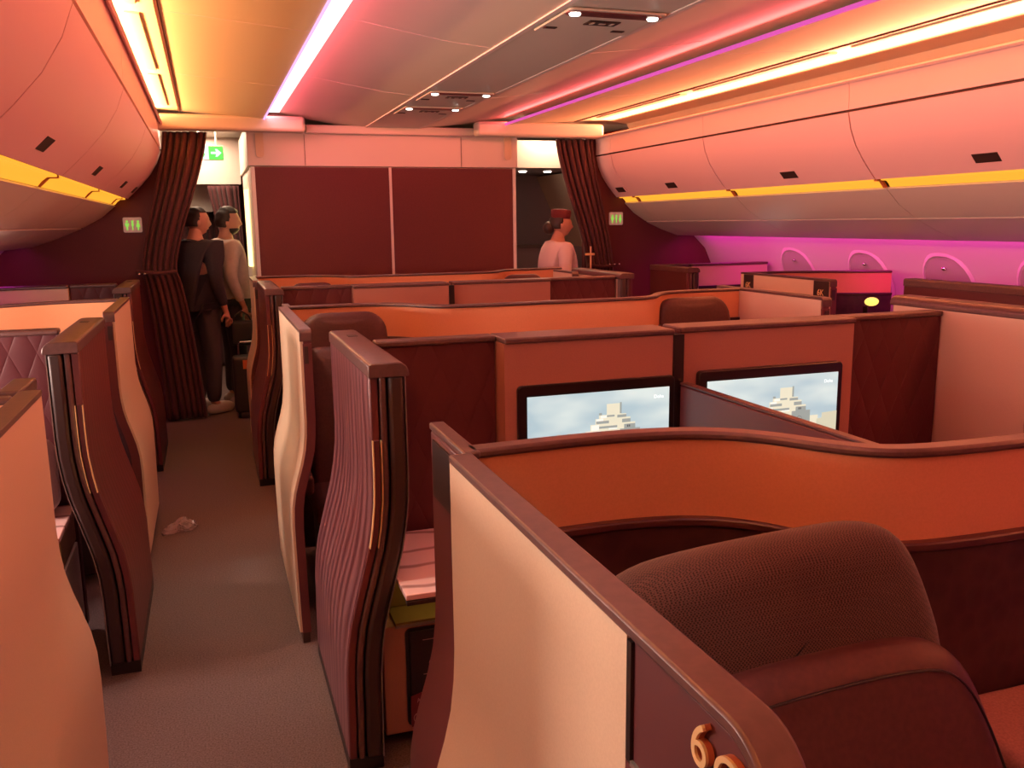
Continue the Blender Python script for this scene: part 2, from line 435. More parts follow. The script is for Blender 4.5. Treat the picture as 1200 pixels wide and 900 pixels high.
# ------------------------------------------------------------------ overhead bins
def bin_unit(s, y0, y1, label):
    t = thing('overhead_bin', label, 'overhead bin', (side(s, 2.6), (y0+y1)/2, 1.7), 'overhead bins')
    g = .006
    def adj(a, z):
        if s > 0: return a, z
        f = max(0, min(1, (z-1.95)/.45)); f2 = max(0, min(1, (z-2.4)/.18))
        return a - .045*min(1, max(0, (z-1.7)/.2)) - .075*f, z + .03*f2
    def pp(pts): return [(side(s, adj(a, z)[0]), adj(a, z)[1]) for a, z in pts]
    th = -.02*s
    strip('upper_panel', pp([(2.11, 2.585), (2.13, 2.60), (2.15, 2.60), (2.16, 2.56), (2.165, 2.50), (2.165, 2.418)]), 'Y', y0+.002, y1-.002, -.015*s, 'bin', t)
    # back body that makes the bin solid, set just inside the skins
    body = [(2.19, 2.58), (2.19, 2.38), (2.25, 2.22), (2.43, 2.02), (2.52, 1.975), (2.74, 1.785), (3.14, 1.63), (3.3, 1.75), (3.3, 2.56)]
    prism('bin_body', pp(body), 'Y', y0+.001, y1-.001, 'seam_dark', t)
    fine = []
    ctrl = [(2.168, 2.405), (2.19, 2.31), (2.235, 2.21), (2.30, 2.12), (2.355, 2.055), (2.40, 2.005)]
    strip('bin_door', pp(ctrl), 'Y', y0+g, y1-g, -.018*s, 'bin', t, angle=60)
    yc = (y0+y1)/2 - .05
    hp = [(2.315, 2.095), (2.355, 2.05)]
    h = strip('handle', pp([(a-.004, z-.003) for a, z in hp]), 'Y', yc-.085, yc+.085, -.012*s, 'dark', t)
    # amber reading strip recessed under the door
    strip('light_strip', pp([(2.405, 1.998), (2.45, 1.996), (2.475, 1.975), (2.492, 1.95)]), 'Y', y0+.03, y1-.03, -.012*s, 'slot', t, angle=60)
    strip('strip_end', pp([(2.403, 1.996), (2.45, 1.994), (2.49, 1.95)]), 'Y', y0+.004, y0+.03, -.014*s, 'slot_end', t)
    strip('lower_panel', pp([(2.497, 1.947), (2.60, 1.85), (2.735, 1.765)]), 'Y', y0+.003, y1-.003, -.02*s, 'bin_low', t, angle=60)
    strip('service_panel', pp([(2.745, 1.757), (2.93, 1.675), (3.12, 1.61), (3.16, 1.61)]), 'Y', y0+.002, y1-.002, -.02*s, 'bin_low', t, angle=60)
    if y1-y0 < .5: return t
    # reading lamp nozzles in the service panel
    for k in (-.2, .15):
        bm = bmesh.new(); bmesh.ops.create_cone(bm, cap_ends=True, segments=16, radius1=.035, radius2=.028, depth=.016)
        bm.transform(Matrix.Translation((side(s, 2.93), yc+k, 1.672)) @ Matrix.Rotation(R_(24)*s, 4, 'Y'))
        finish(bm, 'reading_light', 'chrome', t, True)
    bm = bmesh.new(); bm_box(bm, -.03, .03, -.06, .06, -.004, .004); bm.transform(Matrix.Translation((side(s, 2.85), yc+.45, 1.706)) @ Matrix.Rotation(R_(24)*s, 4, 'Y'))
    finish(bm, 'vent_slot', 'dark', t)
    return t
segs = [(-2.2, -.46), (-.46, 1.28), (1.28, 3.02), (3.02, 4.76), (4.76, 6.5), (6.5, 8.24), (8.24, 8.6)]
lr = {3.02: 'nearest full pink-lit overhead bin', 4.76: 'second pink-lit overhead bin from the front wall, with dark latch', 6.5: 'pink-lit overhead bin nearest the curtain with a dark latch', 8.24: 'short overhead bin end piece against the dark wall beside the curtain', 1.28: 'big overhead bin cut by the photo edge, nearest the viewer', -.46: 'overhead bin behind the viewer', -2.2: 'rearmost overhead bin behind the viewer'}
for s, nm in ((-1, 'on the left side'), (1, 'on the right side')):
    for y0, y1 in segs[1:]:
        bin_unit(s, y0, y1, lr[y0] + ' ' + nm)

# ceiling service units between the bright seams
for k, yc in enumerate((3.86, 6.33, 7.15)):
    lab = ['largest ceiling service unit with slot and two small spotlights, nearest the viewer', 'middle ceiling service unit with slot and two small spotlights', 'smallest ceiling service unit, closest to the front bulkhead'][k]
    t = thing('passenger_service_unit', lab, 'ceiling unit', (1.745, yc, 2.64), 'ceiling service units')
    zb = 2.64
    bm = bmesh.new(); bm_prism(bm, rrect(1.515, 1.975, yc-.22, yc+.24, .02), 'Z', zb-.012, zb-.001); finish(bm, 'cover', 'ceil', t, bevel=.006)
    bm = bmesh.new(); bm_prism(bm, rrect(1.52, 1.97, yc-.20, yc-.12, .038, 8), 'Z', zb-.016, zb-.0125); finish(bm, 'light_slot', 'burg', t)
    for x in (1.56, 1.93):
        bm = bmesh.new(); bmesh.ops.create_cone(bm, cap_ends=True, segments=20, radius1=.022, radius2=.026, depth=.008)
        bm.transform(Matrix.Translation((x, yc-.16, zb-.019))); finish(bm, 'spotlight', 'spot', t, True)
    box('display_panel', 1.68, 1.83, yc-.05, yc+.03, zb-.017, zb-.0125, 'dark', t)
    box('icon', 1.70, 1.715, yc-.03, yc+.01, zb-.0185, zb-.0175, 'ceil', t)
    box('icon', 1.74, 1.77, yc-.02, yc, zb-.0185, zb-.0175, 'ceil', t)
    box('icon', 1.795, 1.81, yc-.03, yc+.01, zb-.0185, zb-.0175, 'ceil', t)
    for x in (1.56, 1.90): box('vent', x-.03, x+.03, yc+.12, yc+.15, zb-.016, zb-.0125, 'dark', t)

# ------------------------------------------------------------------ suites
def panel_prof():   # (z, outward bulge)
    return [(1.30, 0), (1.1, 0), (.96, 0), (.90, -.003), (.84, -.010), (.78, -.024), (.72, -.042), (.66, -.058), (.60, -.068), (.52, -.071), (.40, -.070), (.2, -.067), (.05, -.064)]
def door_prof():
    return [(1.30, 0), (1.1, 0), (.98, 0), (.90, -.003), (.82, -.012), (.74, -.027), (.66, -.048), (.58, -.070), (.50, -.090), (.42, -.102), (.34, -.108), (.2, -.110), (.05, -.112)]

def sslab(name, prof, x, d0, d1, y0, y1, sx, m, parent, z_hi=None, z_lo=None, bevel=0.0):
    """slab with the wavy profile. x: face position at the top, sx=+1 aisle on the -x side. d0..d1: depth inward"""
    def at(z):
        for (za, sa), (zb, sb) in zip(prof, prof[1:]):
            if zb <= z <= za: return sa + (sb-sa)*(za-z)/(za-zb)
        return prof[0][1] if z > prof[0][0] else prof[-1][1]
    hi = prof[0][0] if z_hi is None else min(z_hi, prof[0][0]); lo = prof[-1][0] if z_lo is None else z_lo
    pr = [(hi, at(hi))] + [p for p in prof if lo+1e-4 < p[0] < hi-1e-4] + [(lo, at(lo))]
    bm = bmesh.new()
    rows = []
    for z, s in pr:
        xa = x + sx*(s+d0); xb = x + sx*(s+d1)
        rows.append([bm.verts.new((xa, y0, z)), bm.verts.new((xa, y1, z)), bm.verts.new((xb, y1, z)), bm.verts.new((xb, y0, z))])
    for a, b in zip(rows, rows[1:]):
        for j in range(4): bm.faces.new([a[j], a[(j+1) % 4], b[(j+1) % 4], b[j]])
    bm.faces.new(rows[0]); bm.faces.new(rows[-1][::-1])
    return finish(bm, name, m, parent, True, bevel, 2, 40)

def wall_path(kind, y0, xa, xb, sx):
    """plan of the shared shell wall from the aisle side inwards"""
    if kind == 'centre':
        half = [(.44, .0), (.70, .015), (.84, .0), (.93, -.035), (1.0, -.10), (1.05, -.18), (1.10, -.245), (1.17, -.285), (1.28, -.30), (1.5, -.305), (1.71, -.30)]
        left = [(x - .44 + xa, y0 + dy) if i < 2 else (x - (.44-xa)*(1-(x-.44)/1.27), y0+dy) for i, (x, dy) in enumerate(half)]
        right = [(2*XC - x, y) for x, y in left[::-1]][1:]
        return left + right
    pts = [(0, 0), (.25, .0), (.40, -.02), (.6, -.10), (.8, -.20), (1.0, -.27), (1.28, -.30)]
    return [(xa + sx*(-a), y0 + d) for a, d in pts]

def smooth_pts(p, it=2):
    for _ in range(it):
        q = [p[0]]
        for a, b in zip(p, p[1:]):
            q += [(a[0]*.75+b[0]*.25, a[1]*.75+b[1]*.25), (a[0]*.25+b[0]*.75, a[1]*.25+b[1]*.75)]
        q.append(p[-1]); p = q
    return p

def shell_wall(pts, zt, label, low='pad', liner='tan', zl=1.165, group=None):
    pts = smooth_pts(pts)
    cx = sum(p[0] for p in pts)/len(pts); cy = sum(p[1] for p in pts)/len(pts)
    t = thing('shell_wall', label, 'seat partition', (cx, cy, 0), group)
    strip('liner', pts, 'Z', zl, zt-.018, .02, liner, t, angle=60)
    strip('back_skin', [(x, y+.021) for x, y in pts], 'Z', .04, zt-.018, .02, 'rose', t, angle=60)
    strip('ledge', [(x, y-.02) for x, y in pts], 'Z', zl-.018, zl, .035, 'ledge', t, bevel=.004, angle=60)
    strip('padding', [(x, y-.012) for x, y in pts], 'Z', .04, zl-.019, .032, low, t, angle=60)
    strip('top_trim', [(x, y-.008) for x, y in pts], 'Z', zt-.018, zt, .045, 'trim', t, bevel=.006, angle=60)
    return t

def aisle_panel(x, y0, y1, sx, label, wide=.05, plate=None, fin=0.0, skin='cream', ztop=H, both=False):
    """fixed curved wall beside the aisle"""
    t = thing('aisle_panel', label, 'aisle panel', (x+sx*.025, (y0+y1)/2, 0))
    P = [(ztop-.0155, 0)] + panel_prof()[1:]
    fy0, fy1 = y0 + (.26 if plate else .010), y1 - fin
    sslab('outer_skin', P, x, 0, .012, fy0, fy1, sx, skin, t)
    ys = y0+.075 if plate else y0+.004
    sslab('core', P, x, .0125, wide, ys, y1-fin, sx, 'burg', t)
    if plate: sslab('core_end', P, x, .0125, wide, y0+.012, ys-.0005, sx, 'burg', t, z_hi=ztop-.08)
    sslab('inner_skin', P, x, wide+.0005, wide+.006, ys+.01, y1-fin, sx, skin if both else 'burg', t)
    if fin:
        sslab('fin', P, x, .030, wide+.022, y1-fin+.001, y1, sx, 'burg', t, bevel=.006)
        sslab('glass_insert', P, x, .026, .0295, y1-fin+.10, y1-.03, sx, 'black', t, z_hi=ztop-.03, z_lo=1.19)
        a, b = sorted((x+sx*.028, x+sx*(wide+.024)))
        box('fin_trim', a, b, y1-fin+.001, y1+.002, ztop-.015, ztop, 'trim', t, bevel=.004)
    zb = P[-1]
    a, b = sorted((x+sx*(zb[1]+.01), x+sx*(zb[1]+wide)))
    box('plinth', a, b, y0+.01, y1-.01, 0, .05, 'dark', t)
    a, b = sorted((x-sx*.002, x+sx*(wide+.006)))
    if plate:        # rim that turns down round the plated end
        r = .07; w = .016
        prf = [(fy1, ztop-.015), (fy1, ztop)]
        for k in range(9):
            an = PI/2 + PI/2*k/8; prf.append((y0+r+r*math.cos(an), ztop-r+r*math.sin(an)))
        prf += [(y0, ztop-.17), (y0+w, ztop-.17)]
        for k in range(9):
            an = PI - PI/2*k/8; prf.append((y0+r+(r-w)*math.cos(an), ztop-r+(r-w)*math.sin(an)))
    else:
        r = .02
        prf = [(fy1, ztop-.015), (fy1, ztop)]
        for k in range(5):
            an = PI/2 + PI/2*k/4; prf.append((y0+r+r*math.cos(an), ztop-r+r*math.sin(an)))
        prf += [(y0, ztop-.05), (y0+.004, ztop-.05), (y0+.006, ztop-.015)]
    bm = bmesh.new(); bm_prism(bm, prf, 'X', a, b); finish(bm, 'top_trim', 'trim', t, bevel=.004, seg=2)
    sslab('end_strip', P, x, .010, wide+.005, y0, y0+.012, sx, 'burg', t, z_hi=1.16 if plate else 1.28)
    if not plate:
        a, b = sorted((x+sx*.014, x+sx*(wide-.01)))
        box('latch', a, b, y0-.003, y0+.002, 1.20, 1.27, 'dark', t)
    if plate:
        a, b = sorted((x+sx*.002, x+sx*.0125))
        pl = prism('number_plate', [(fy0-.003, 1.185), (fy0-.003, ztop-.016), (y0+.06, ztop-.018), (y0+.03, ztop-.03), (y0+.018, ztop-.06), (y0+.018, 1.185)], 'X', a, b, 'maroon_plain', t, bevel=.001)
        a2, b2 = sorted((x-sx*.002, x+sx*.003))
        box('plate_rim', a2, b2, fy0-.014, fy0-.004, 1.185, ztop-.018, 'black', pl)
        box('plate_rim', a2, b2, y0+.02, fy0-.014, 1.182, 1.188, 'grey_edge', pl)
        sslab('plate_lower', P, x, 0, .012, y0+.013, fy0-.001, sx, 'burg', t, z_hi=1.12)
        a2, b2 = sorted((x, x+sx*.0122)); box('plate_sill', a2, b2, y0+.013, fy0-.001, 1.1, 1.181, 'burg', t)
        txt, yy = plate
        for ch, yc, zc in yy:
            mt = frame((x-sx*.006, yc, zc), (0, -sx, 0), (0, 0, 1))
            d = text_mesh('digit', ch, .060, .003, mt, 'gold', pl)
            mt = frame((x-sx*.0015, yc, zc), (0, -sx, 0), (0, 0, 1))
            text_mesh('digit_side', ch, .060, .006, mt, 'digit_side', d)
    return t

def sliding_door(x, y0, y1, sx, label, skin='door', ztop=H, inner='maroon_plain'):
    t = thing('sliding_door', label, 'sliding door', (x+sx*.05, (y0+y1)/2, 0), None)
    P = door_prof()
    dz = ztop - H
    P = [(z+dz if i < 3 else z, s) for i, (z, s) in enumerate(P)]
    sslab('door_leaf', P, x, 0, .022, y0+.018, y1, sx, skin, t, bevel=.003)
    sslab('leaf_edge', P, x, .001, .026, y0+.004, y0+.0175, sx, 'burg', t, bevel=.004)
    sslab('guide_rail', P, x, .030, .050, y0-.004, y1, sx, 'trim', t, bevel=.006)
    sslab('frame', P, x, .056, .105, y0-.012, y1, sx, 'dark', t, bevel=.012)
    sslab('frame_edge', P, x, .106, .110, y0-.010, y1-.01, sx, 'grey_edge', t)
    sslab('inner_skin', P, x, .1105, .118, y0+.04, y1-.02, sx, inner, t)
    z = P[-1]
    a, b = sorted((x+sx*(z[1]+.0), x+sx*(z[1]+.11)))
    box('plinth', a, b, y0+.01, y1, 0, .05, 'black', t)
    # rounded cap
    prf = [(x-sx*.004, ztop-.045), (x-sx*.004, ztop-.006), (x+sx*.006, ztop)]
    for k in range(7):
        an = PI/2*(1-k/6); prf.append((x+sx*(.085+.035*math.cos(an)), ztop-.035+.035*math.sin(an)))
    prf += [(x+sx*.12, ztop-.045)]
    cap = prism('top_cap', prf, 'Y', y0-.016, y1+.004, 'trim', t, bevel=.004)
    a, b = sorted((x+sx*.04, x+sx*.075))
    box('cap_latch', a, b, y1-.22, y1-.17, ztop-.002, ztop+.002, 'dark', cap)
    # recessed pull with gold edges
    PP = [(1.10, 0), (1.0, 0), (.95, -.001), (.9, -.003), (.82, -.012), (.76, -.022)]
    sslab('handle', PP, x, .005, .022, y0-.010, y0+.003, sx, 'maroon_plain', t)
    sslab('handle_edge', PP, x, .001, .004, y0-.014, y0+.003, sx, 'gold', t)
    sslab('handle_edge', PP, x, .026, .029, y0-.014, y0+.003, sx, 'gold', t)
    return t

def display_picture(parent, x0, x1, z0, z1, y, k=0):
    """what the screen shows: cloudy sky, two chimneys, stepped pale building, lettering"""
    W, Hh = x1-x0, z1-z0
    m = bpy.data.materials.new('screen_sky_%d' % k); m.use_nodes = True
    nt = m.node_tree; N = nt.nodes; L = nt.links; b = N['Principled BSDF']
    b.inputs['Base Color'].default_value = (.01, .01, .01, 1); b.inputs['Roughness'].default_value = .3
    tc = N.new('ShaderNodeTexCoord'); mp = N.new('ShaderNodeMapping'); mp.inputs['Scale'].default_value = (1, 1, 2.6)
    nz = N.new('ShaderNodeTexNoise'); nz.inputs['Scale'].default_value = 2.6; nz.inputs['Detail'].default_value = 2.5
    rp = N.new('ShaderNodeValToRGB'); rp.color_ramp.elements[0].position = .38; rp.color_ramp.elements[1].position = .62
    rp.color_ramp.elements[0].color = (.48, .60, .65, 1); rp.color_ramp.elements[1].color = (.82, .87, .82, 1)
    L.new(tc.outputs['Object'], mp.inputs['Vector']); L.new(mp.outputs['Vector'], nz.inputs['Vector']); L.new(nz.outputs['Fac'], rp.inputs['Fac'])
    L.new(rp.outputs['Color'], b.inputs['Emission Color']); b.inputs['Emission Strength'].default_value = 1.0
    d = box('display', x0, x1, y, y+.003, z0, z1, m, parent)
    def em(nm, c, s=1.0):
        k2 = 'px_'+nm
        if k2 not in M: M[k2] = glow(k2, c, s)
        return k2
    def poly(nm, pts, c, lay):
        bm = bmesh.new(); bm_prism(bm, [(x0+W*u, z0+Hh*v) for u, v in pts], 'Y', y-.0006*lay-.0002, y-.0006*lay)
        finish(bm, nm, em(nm, c), d)
    def rc(u0, u1, v0, v1): return [(u0, v0), (u1, v0), (u1, v1), (u0, v1)]
    # stepped building, drawn as picture areas
    poly('picture_water', rc(0, 1, 0, .12), (.30, .42, .45), 1)
    steps = [(.28, .92, .12, .42), (.33, .85, .42, .50), (.395, .785, .50, .57), (.43, .75, .57, .64), (.465, .715, .64, .70), (.49, .685, .70, .74), (.545, .65, .74, .86)]
    bm = bmesh.new()
    for i, (u0, u1, v0, v1) in enumerate(steps):
        bm_prism(bm, [(x0+W*u, z0+Hh*v) for u, v in rc(u0, u1, v0, v1)], 'Y', y-.0014-.0002*(i % 2), y-.0012)
    finish(bm, 'picture_building', em('building', (.88, .80, .60)), d)
    bm = bmesh.new()
    for i, (u0, u1, v0, v1) in enumerate([(.64, .785, .42, .57), (.67, .75, .57, .62), (.655, .715, .64, .68), (.62, .685, .70, .73), (.52, .60, .715, .735), (.47, .56, .645, .675), (.47, .62, .59, .615), (.42, .62, .46, .475), (.638, .65, .745, .87), (.49, .51, .74, .765)]):
        bm_prism(bm, [(x0+W*u, z0+Hh*v) for u, v in rc(u0, u1, v0, v1)], 'Y', y-.0022-.0002*(i % 3), y-.0020)
    finish(bm, 'picture_shadow', em('shadow', (.36, .38, .35)), d)
    bm = bmesh.new()
    for (u0, u1, v0, v1) in [(.34, .44, .42, .50), (.40, .50, .505, .565), (.435, .49, .575, .635), (.47, .52, .675, .70), (.50, .545, .705, .735), (.56, .62, .575, .59)]:
        bm_prism(bm, [(x0+W*u, z0+Hh*v) for u, v in rc(u0, u1, v0, v1)], 'Y', y-.0030, y-.0028)
    finish(bm, 'picture_highlight', em('highlight', (1.0, .97, .86)), d)
    bm = bmesh.new(); pts = [(x0+W*(.70+.022*math.cos(a)), z0+Hh*(.46+.05*math.sin(a))) for a in [PI*i/10 for i in range(11)]]
    bm_strip(bm, [(p[0], p[1]) for p in pts], 'Y', y-.0034, y-.0032, .0016)
    finish(bm, 'picture_arch', em('arch', (.10, .10, .10)), d)
    for u in (.69, .703):
        bm = bmesh.new(); bm_box(bm, x0+W*u, x0+W*(u+.009), y-.0034, y-.0032, z0+Hh*.585, z0+Hh*.61); finish(bm, 'picture_window', em('arch', (.10, .10, .10)), d)
    for u in (.21, .28):
        bm = bmesh.new()
        bm_prism(bm, [(x0+W*(u+a), z0+Hh*b) for a, b in ((-.008, .40), (.008, .40), (.006, .55), (.013, .56), (.013, .57), (-.013, .57), (-.013, .56), (-.006, .55))], 'Y', y-.0030, y-.0028)
        finish(bm, 'picture_chimney', em('chimney', (.60, .60, .55)), d)
    poly('picture_low_building', [(.84, .12), (1, .12), (1, .53), (.88, .52), (.88, .46), (.84, .45)], (.72, .66, .48), 3)
    poly('picture_quay', rc(.0, .45, .12, .40), (.55, .56, .50), 2)
    text_mesh('caption', 'Doha', Hh*.055, .0004, frame((x0+W*.92, y-.003, z0+Hh*.90), (1, 0, 0), (0, 0, 1)), em('text', (1, 1, 1), 1.3), d)
    return d

def television(x0, x1, z0, z1, y, label, k):
    t = thing('television', label, 'television', ((x0+x1)/2, y, z0), 'seat screens')
    bm = bmesh.new(); bm_prism(bm, rrect(x0, x1, z0, z1, .018), 'Y', y, y+.03)
    b = finish(bm, 'bezel', 'screen_frame', t, bevel=.004)
    display_picture(t, x0+.035, x1-.026, z0+.04, z1-.042, y-.0045, k)
    return t

def screen_wall(y, xa, xb, label, split=None, panels=None, zt=H, low='maroon'):
    """panels: list of (x0, x1, material, set-forward)"""
    t = thing('screen_wall', label, 'seat partition', ((xa+xb)/2, y, 0))
    for (x0, x1, m, f) in panels:
        nm = {'rose': 'screen_panel', 'maroon': 'padded_panel', 'black': 'divider_post', 'cream': 'screen_panel'}[m]
        box(nm, x0, x1, y-f, y+.05, .04, zt-.022, m, t)
        if m != 'black':
            box('top_trim', x0-.002, x1+.002, y-f-.012, y+.07, zt-.022, zt, 'trim', t, bevel=.007, seg=3)
    return t

def seat(x, y, w, label, ztop=1.31, lean=8, sx=1, col='leather', head='leather', base=True, backw=None):
    """rear-facing suite seat (faces the camera)"""
    t = thing('suite_seat', label, 'seat', (x, y, 0))
    w2 = w/2; bw = (backw or w)/2
    # headrest: wide rounded slab
    hz = .34
    ol = []
    for px, pz in rrect(-w2, w2, 0, hz, min(.11, w*.24), 8, (0, 0, 1, 1)):
        ol.append((px*(1+.10*(1-pz/hz)), pz))
    mt = Matrix.Translation((x, y, ztop-hz)) @ Matrix.Rotation(R_(-lean), 4, 'X')
    shape_slab('headrest', ol, .11, head, t, mt, r=.038, seg=5)
    ol = [(px*(1+.05*(1-(pz+.35)/1.0)), pz) for px, pz in rrect(-bw, bw, -.62, .13, .07, 8, (0, 0, 1, 1))]
    mt = Matrix.Translation((x, y-.075, ztop-hz+.05)) @ Matrix.Rotation(R_(-lean-5), 4, 'X')
    bk = shape_slab('backrest', ol, .12, col, t, mt, r=.045, seg=5)
    cushion('seat_cushion', w+.06, .50, .14, col, t, (x, y-.34, .45), r=.05)
    cushion('seat_base', w, .48, .34, 'dark', t, (x, y-.30, .22), r=.02, seg=2)
    for k in (-1, 1):
        cushion('armrest', .07, .46, .10, col, t, (x+k*(w2+.07), y-.34, .60), r=.025, seg=3)
    return t

def console(x0, x1, y0, y1, sx, label, top='marble', zt=.64, glowm='brass'):
    t = thing('side_console', label, 'side table', ((x0+x1)/2, (y0+y1)/2, 0))
    box('table_top', x0, x1, y0, y1, zt-.02, zt, top, t, bevel=.004)
    box('edge_strip', x0+.002, x1-.002, y0-.004, y0+.02, zt-.034, zt-.021, 'dark', t)
    f = .22 if sx > 0 else .03
    box('niche_back', x0+.01, x1-.01, y0+f+.13, y1-.01, .45, zt-.036, glowm, t)
    box('niche_floor', x0+.005, x1-.005, y0+f, y0+f+.129, .44, .448, glowm, t)
    box('cabinet', x0+(-.04 if sx > 0 else .005), x1-.005, y0+f, y1-.01, .05, .439, 'rose' if sx > 0 else 'white', t, bevel=.004)
    box('cabinet_rail', x0+.004, x1-.004, y0+f-.006, y0+f+.001, .432, .441, 'grey_edge', t)
    a, b = (x0+.035, x0+.26) if sx > 0 else (x1-.24, x1-.09)
    bm = bmesh.new(); bm_prism(bm, rrect(a, b, .075, .425, .02), 'Y', y0+f-.008, y0+f-.0005); p = finish(bm, 'pocket', 'black', t)
    return t

# --- centre block, rows from the viewer forwards
XA = [.388, .328, .315]
rowY = [1.52, 4.66, 7.56]
nm = ['nearest', 'second', 'farthest']
for k in (0, 1, 2):
    y0 = rowY[k]; xa = XA[k]
    shell_wall(wall_path('centre', y0, xa+.045, 0, 1), H,
        ['tan curved partition right behind the nearest woven seat', 'tan curved partition behind the two dark headrests of the middle row', 'thin tan partition just in front of the dark bulkhead'][k])
    pl = ('6G', [('6', .622, 1.292), ('G', .577, 1.285)]) if k == 0 else None
    aisle_panel(xa, (y0-1.0, y0-1.06, y0-.55)[k], y0+(.25 if k == 0 else .18), 1,
        ['large cream curved aisle panel in the foreground with gold 6G on its end', 'tall wavy cream panel glowing white beside the aisle in the middle row', 'dark edged aisle panel farthest along the left aisle, next to the bulkhead'][k],
        wide=.036 if k == 0 else .040, plate=pl, fin=.27 if k == 0 else .17)
# right-hand aisle panels of the centre block
ap = aisle_panel(3.105, 3.88, 4.92, -1, 'cream inner side panel right of the middle row seat, small label plate on its end', both=True)
box('label_plate', 3.0575, 3.0595, 3.95, 4.08, 1.245, 1.29, 'rose', ap)
aisle_panel(2.90, 6.80, 7.23, -1, 'small cream panel beside the far right seat near the attendant', both=True)

# doors
sliding_door(.435, 2.62, 3.50, 1, 'big burgundy wood-grain sliding door in the centre foreground, gold edged pull')
sliding_door(.345, 6.05, 6.98, 1, 'dark burgundy sliding door far up the aisle, in line past the white wavy panel')
sliding_door(3.195, 2.60, 3.42, -1, 'cream lined sliding door at the right edge of the photo', ztop=1.385, inner='cream')
sliding_door(3.06, 6.12, 7.05, -1, 'far right sliding door with cream inside, before the attendant', ztop=1.36, inner='cream')

# screen walls
screen_wall(3.10, .55, 3.07, 'partition carrying both lit screens, maroon at each end', panels=[(.545, .985, 'maroon', .0), (.99, 1.675, 'rose', .10), (1.676, 1.718, 'black', .11), (1.72, 2.545, 'rose', .07), (2.55, 3.07, 'maroon', 0)])
screen_wall(6.16, .46, 2.95, 'low seen partition farther ahead with rose panels and maroon ends', panels=[(.46, .925, 'maroon', .0), (.93, 1.60, 'rose', .08), (1.602, 1.638, 'black', .09), (1.64, 2.38, 'rose', .05), (2.385, 2.93, 'maroon', 0)])
television(1.035, 1.678, .735, 1.162, 2.985, 'lit screen on the left showing a stepped building and two chimneys', 0)
television(1.795, 2.475, .735, 1.165, 3.00, 'lit screen on the right, partly cut off by the sloping divider', 1)
television(.98, 1.575, .735, 1.155, 6.065, 'dark topped screen on the far partition, left one', 2)
television(1.68, 2.34, .735, 1.165, 6.095, 'dark topped screen on the far partition, right one', 3)
# movable divider between the two centre seats
t = thing('privacy_divider', 'dark burgundy divider between the two lit screens', 'divider', (1.71, 2.4, 0))
box('divider_panel', 1.695, 1.725, 1.30, 2.975, .3, 1.125, 'burg', t, bevel=.006)
box('divider_edge', 1.693, 1.727, 1.30, 2.975, 1.1255, 1.135, 'trim', t, bevel=.003)

# seats
def near_seat():
    t = thing('suite_seat', 'large woven and leather seat in the right foreground', 'seat', (.8, 1.1, 0))
    # headrest, woven
    ol = []
    ctrl = [(-.34, -.14), (.33, -.14), (.335, .12), (.30, .24), (.265, .315), (.21, .345), (.08, .343), (-.12, .333), (-.22, .318), (-.29, .27), (-.33, .17)]
    c2 = smooth_pts(ctrl + [ctrl[0]], 2)[:-1]
    mt = Matrix.Translation((.79, 1.09, .918)) @ Matrix.Rotation(R_(-9), 4, 'X')
    shape_slab('headrest', c2, .15, 'weave', t, mt, r=.07, seg=7)
    ctrl = [(-.34, -.6), (.40, -.6), (.37, -.2), (.33, .06), (.29, .15), (.22, .185), (.0, .183), (-.2, .165), (-.32, .14), (-.34, 0)]
    c2 = smooth_pts(ctrl + [ctrl[0]], 2)[:-1]
    mt = Matrix.Translation((.785, .992, .925)) @ Matrix.Rotation(R_(-17), 4, 'X')
    b = shape_slab('backrest', c2, .13, 'leather', t, mt, r=.05, seg=6)
    # stitched seam following the top of the pad
    pts = [(-.30, .10), (-.2, .125), (.0, .143), (.2, .145), (.26, .12), (.295, .05), (.32, -.05)]
    sp = smooth_pts(pts, 2)
    tube('stitching', [mt @ Vector((x, -.0700, z)) for x, z in sp], .0022, 'black', b, 6)
    cushion('seat_cushion', .62, .5, .15, 'leather', t, (.79, .62, .43), r=.05)
    cushion('seat_base', .56, .46, .34, 'dark', t, (.79, .66, .18), r=.02, seg=2)
    return t
near_seat()
t = thing('side_console', 'brown upholstered console right of the foreground seat', 'side table', (1.52, 1.0, 0))
box('padded_top', 1.28, 1.66, .45, 1.19, .70, .86, 'leather_c', t, bevel=.02) if False else None
M['console_fab'] = tex_mat('console_fabric', (.26, .10, .08), (.33, .135, .105), 220, .9, .3)
box('padded_top', 1.22, 1.68, .45, 1.19, .74, .86, 'console_fab', t, bevel=.02, seg=4)
box('cabinet', 1.24, 1.67, .47, 1.18, .02, .738, 'leather', t, bevel=.008)
seat(.63, 4.47, .42, 'dark headrest just right of the tall white wavy panel, middle row left', ztop=1.315)
seat(2.66, 4.52, .46, 'dark headrest at the middle row right, before the cream side panel', ztop=1.31)
seat(2.62, 7.36, .36, 'dark headrest tip at the far row, left of the attendant', ztop=1.30)
seat(.80, 7.38, .36, 'dark headrest tip at the far row beside the bulkhead left edge', ztop=1.285)

# side tables
c = console(.50, .98, 2.50, 3.06, 1, 'marble-topped side table between the big burgundy door and the cream foreground panel')
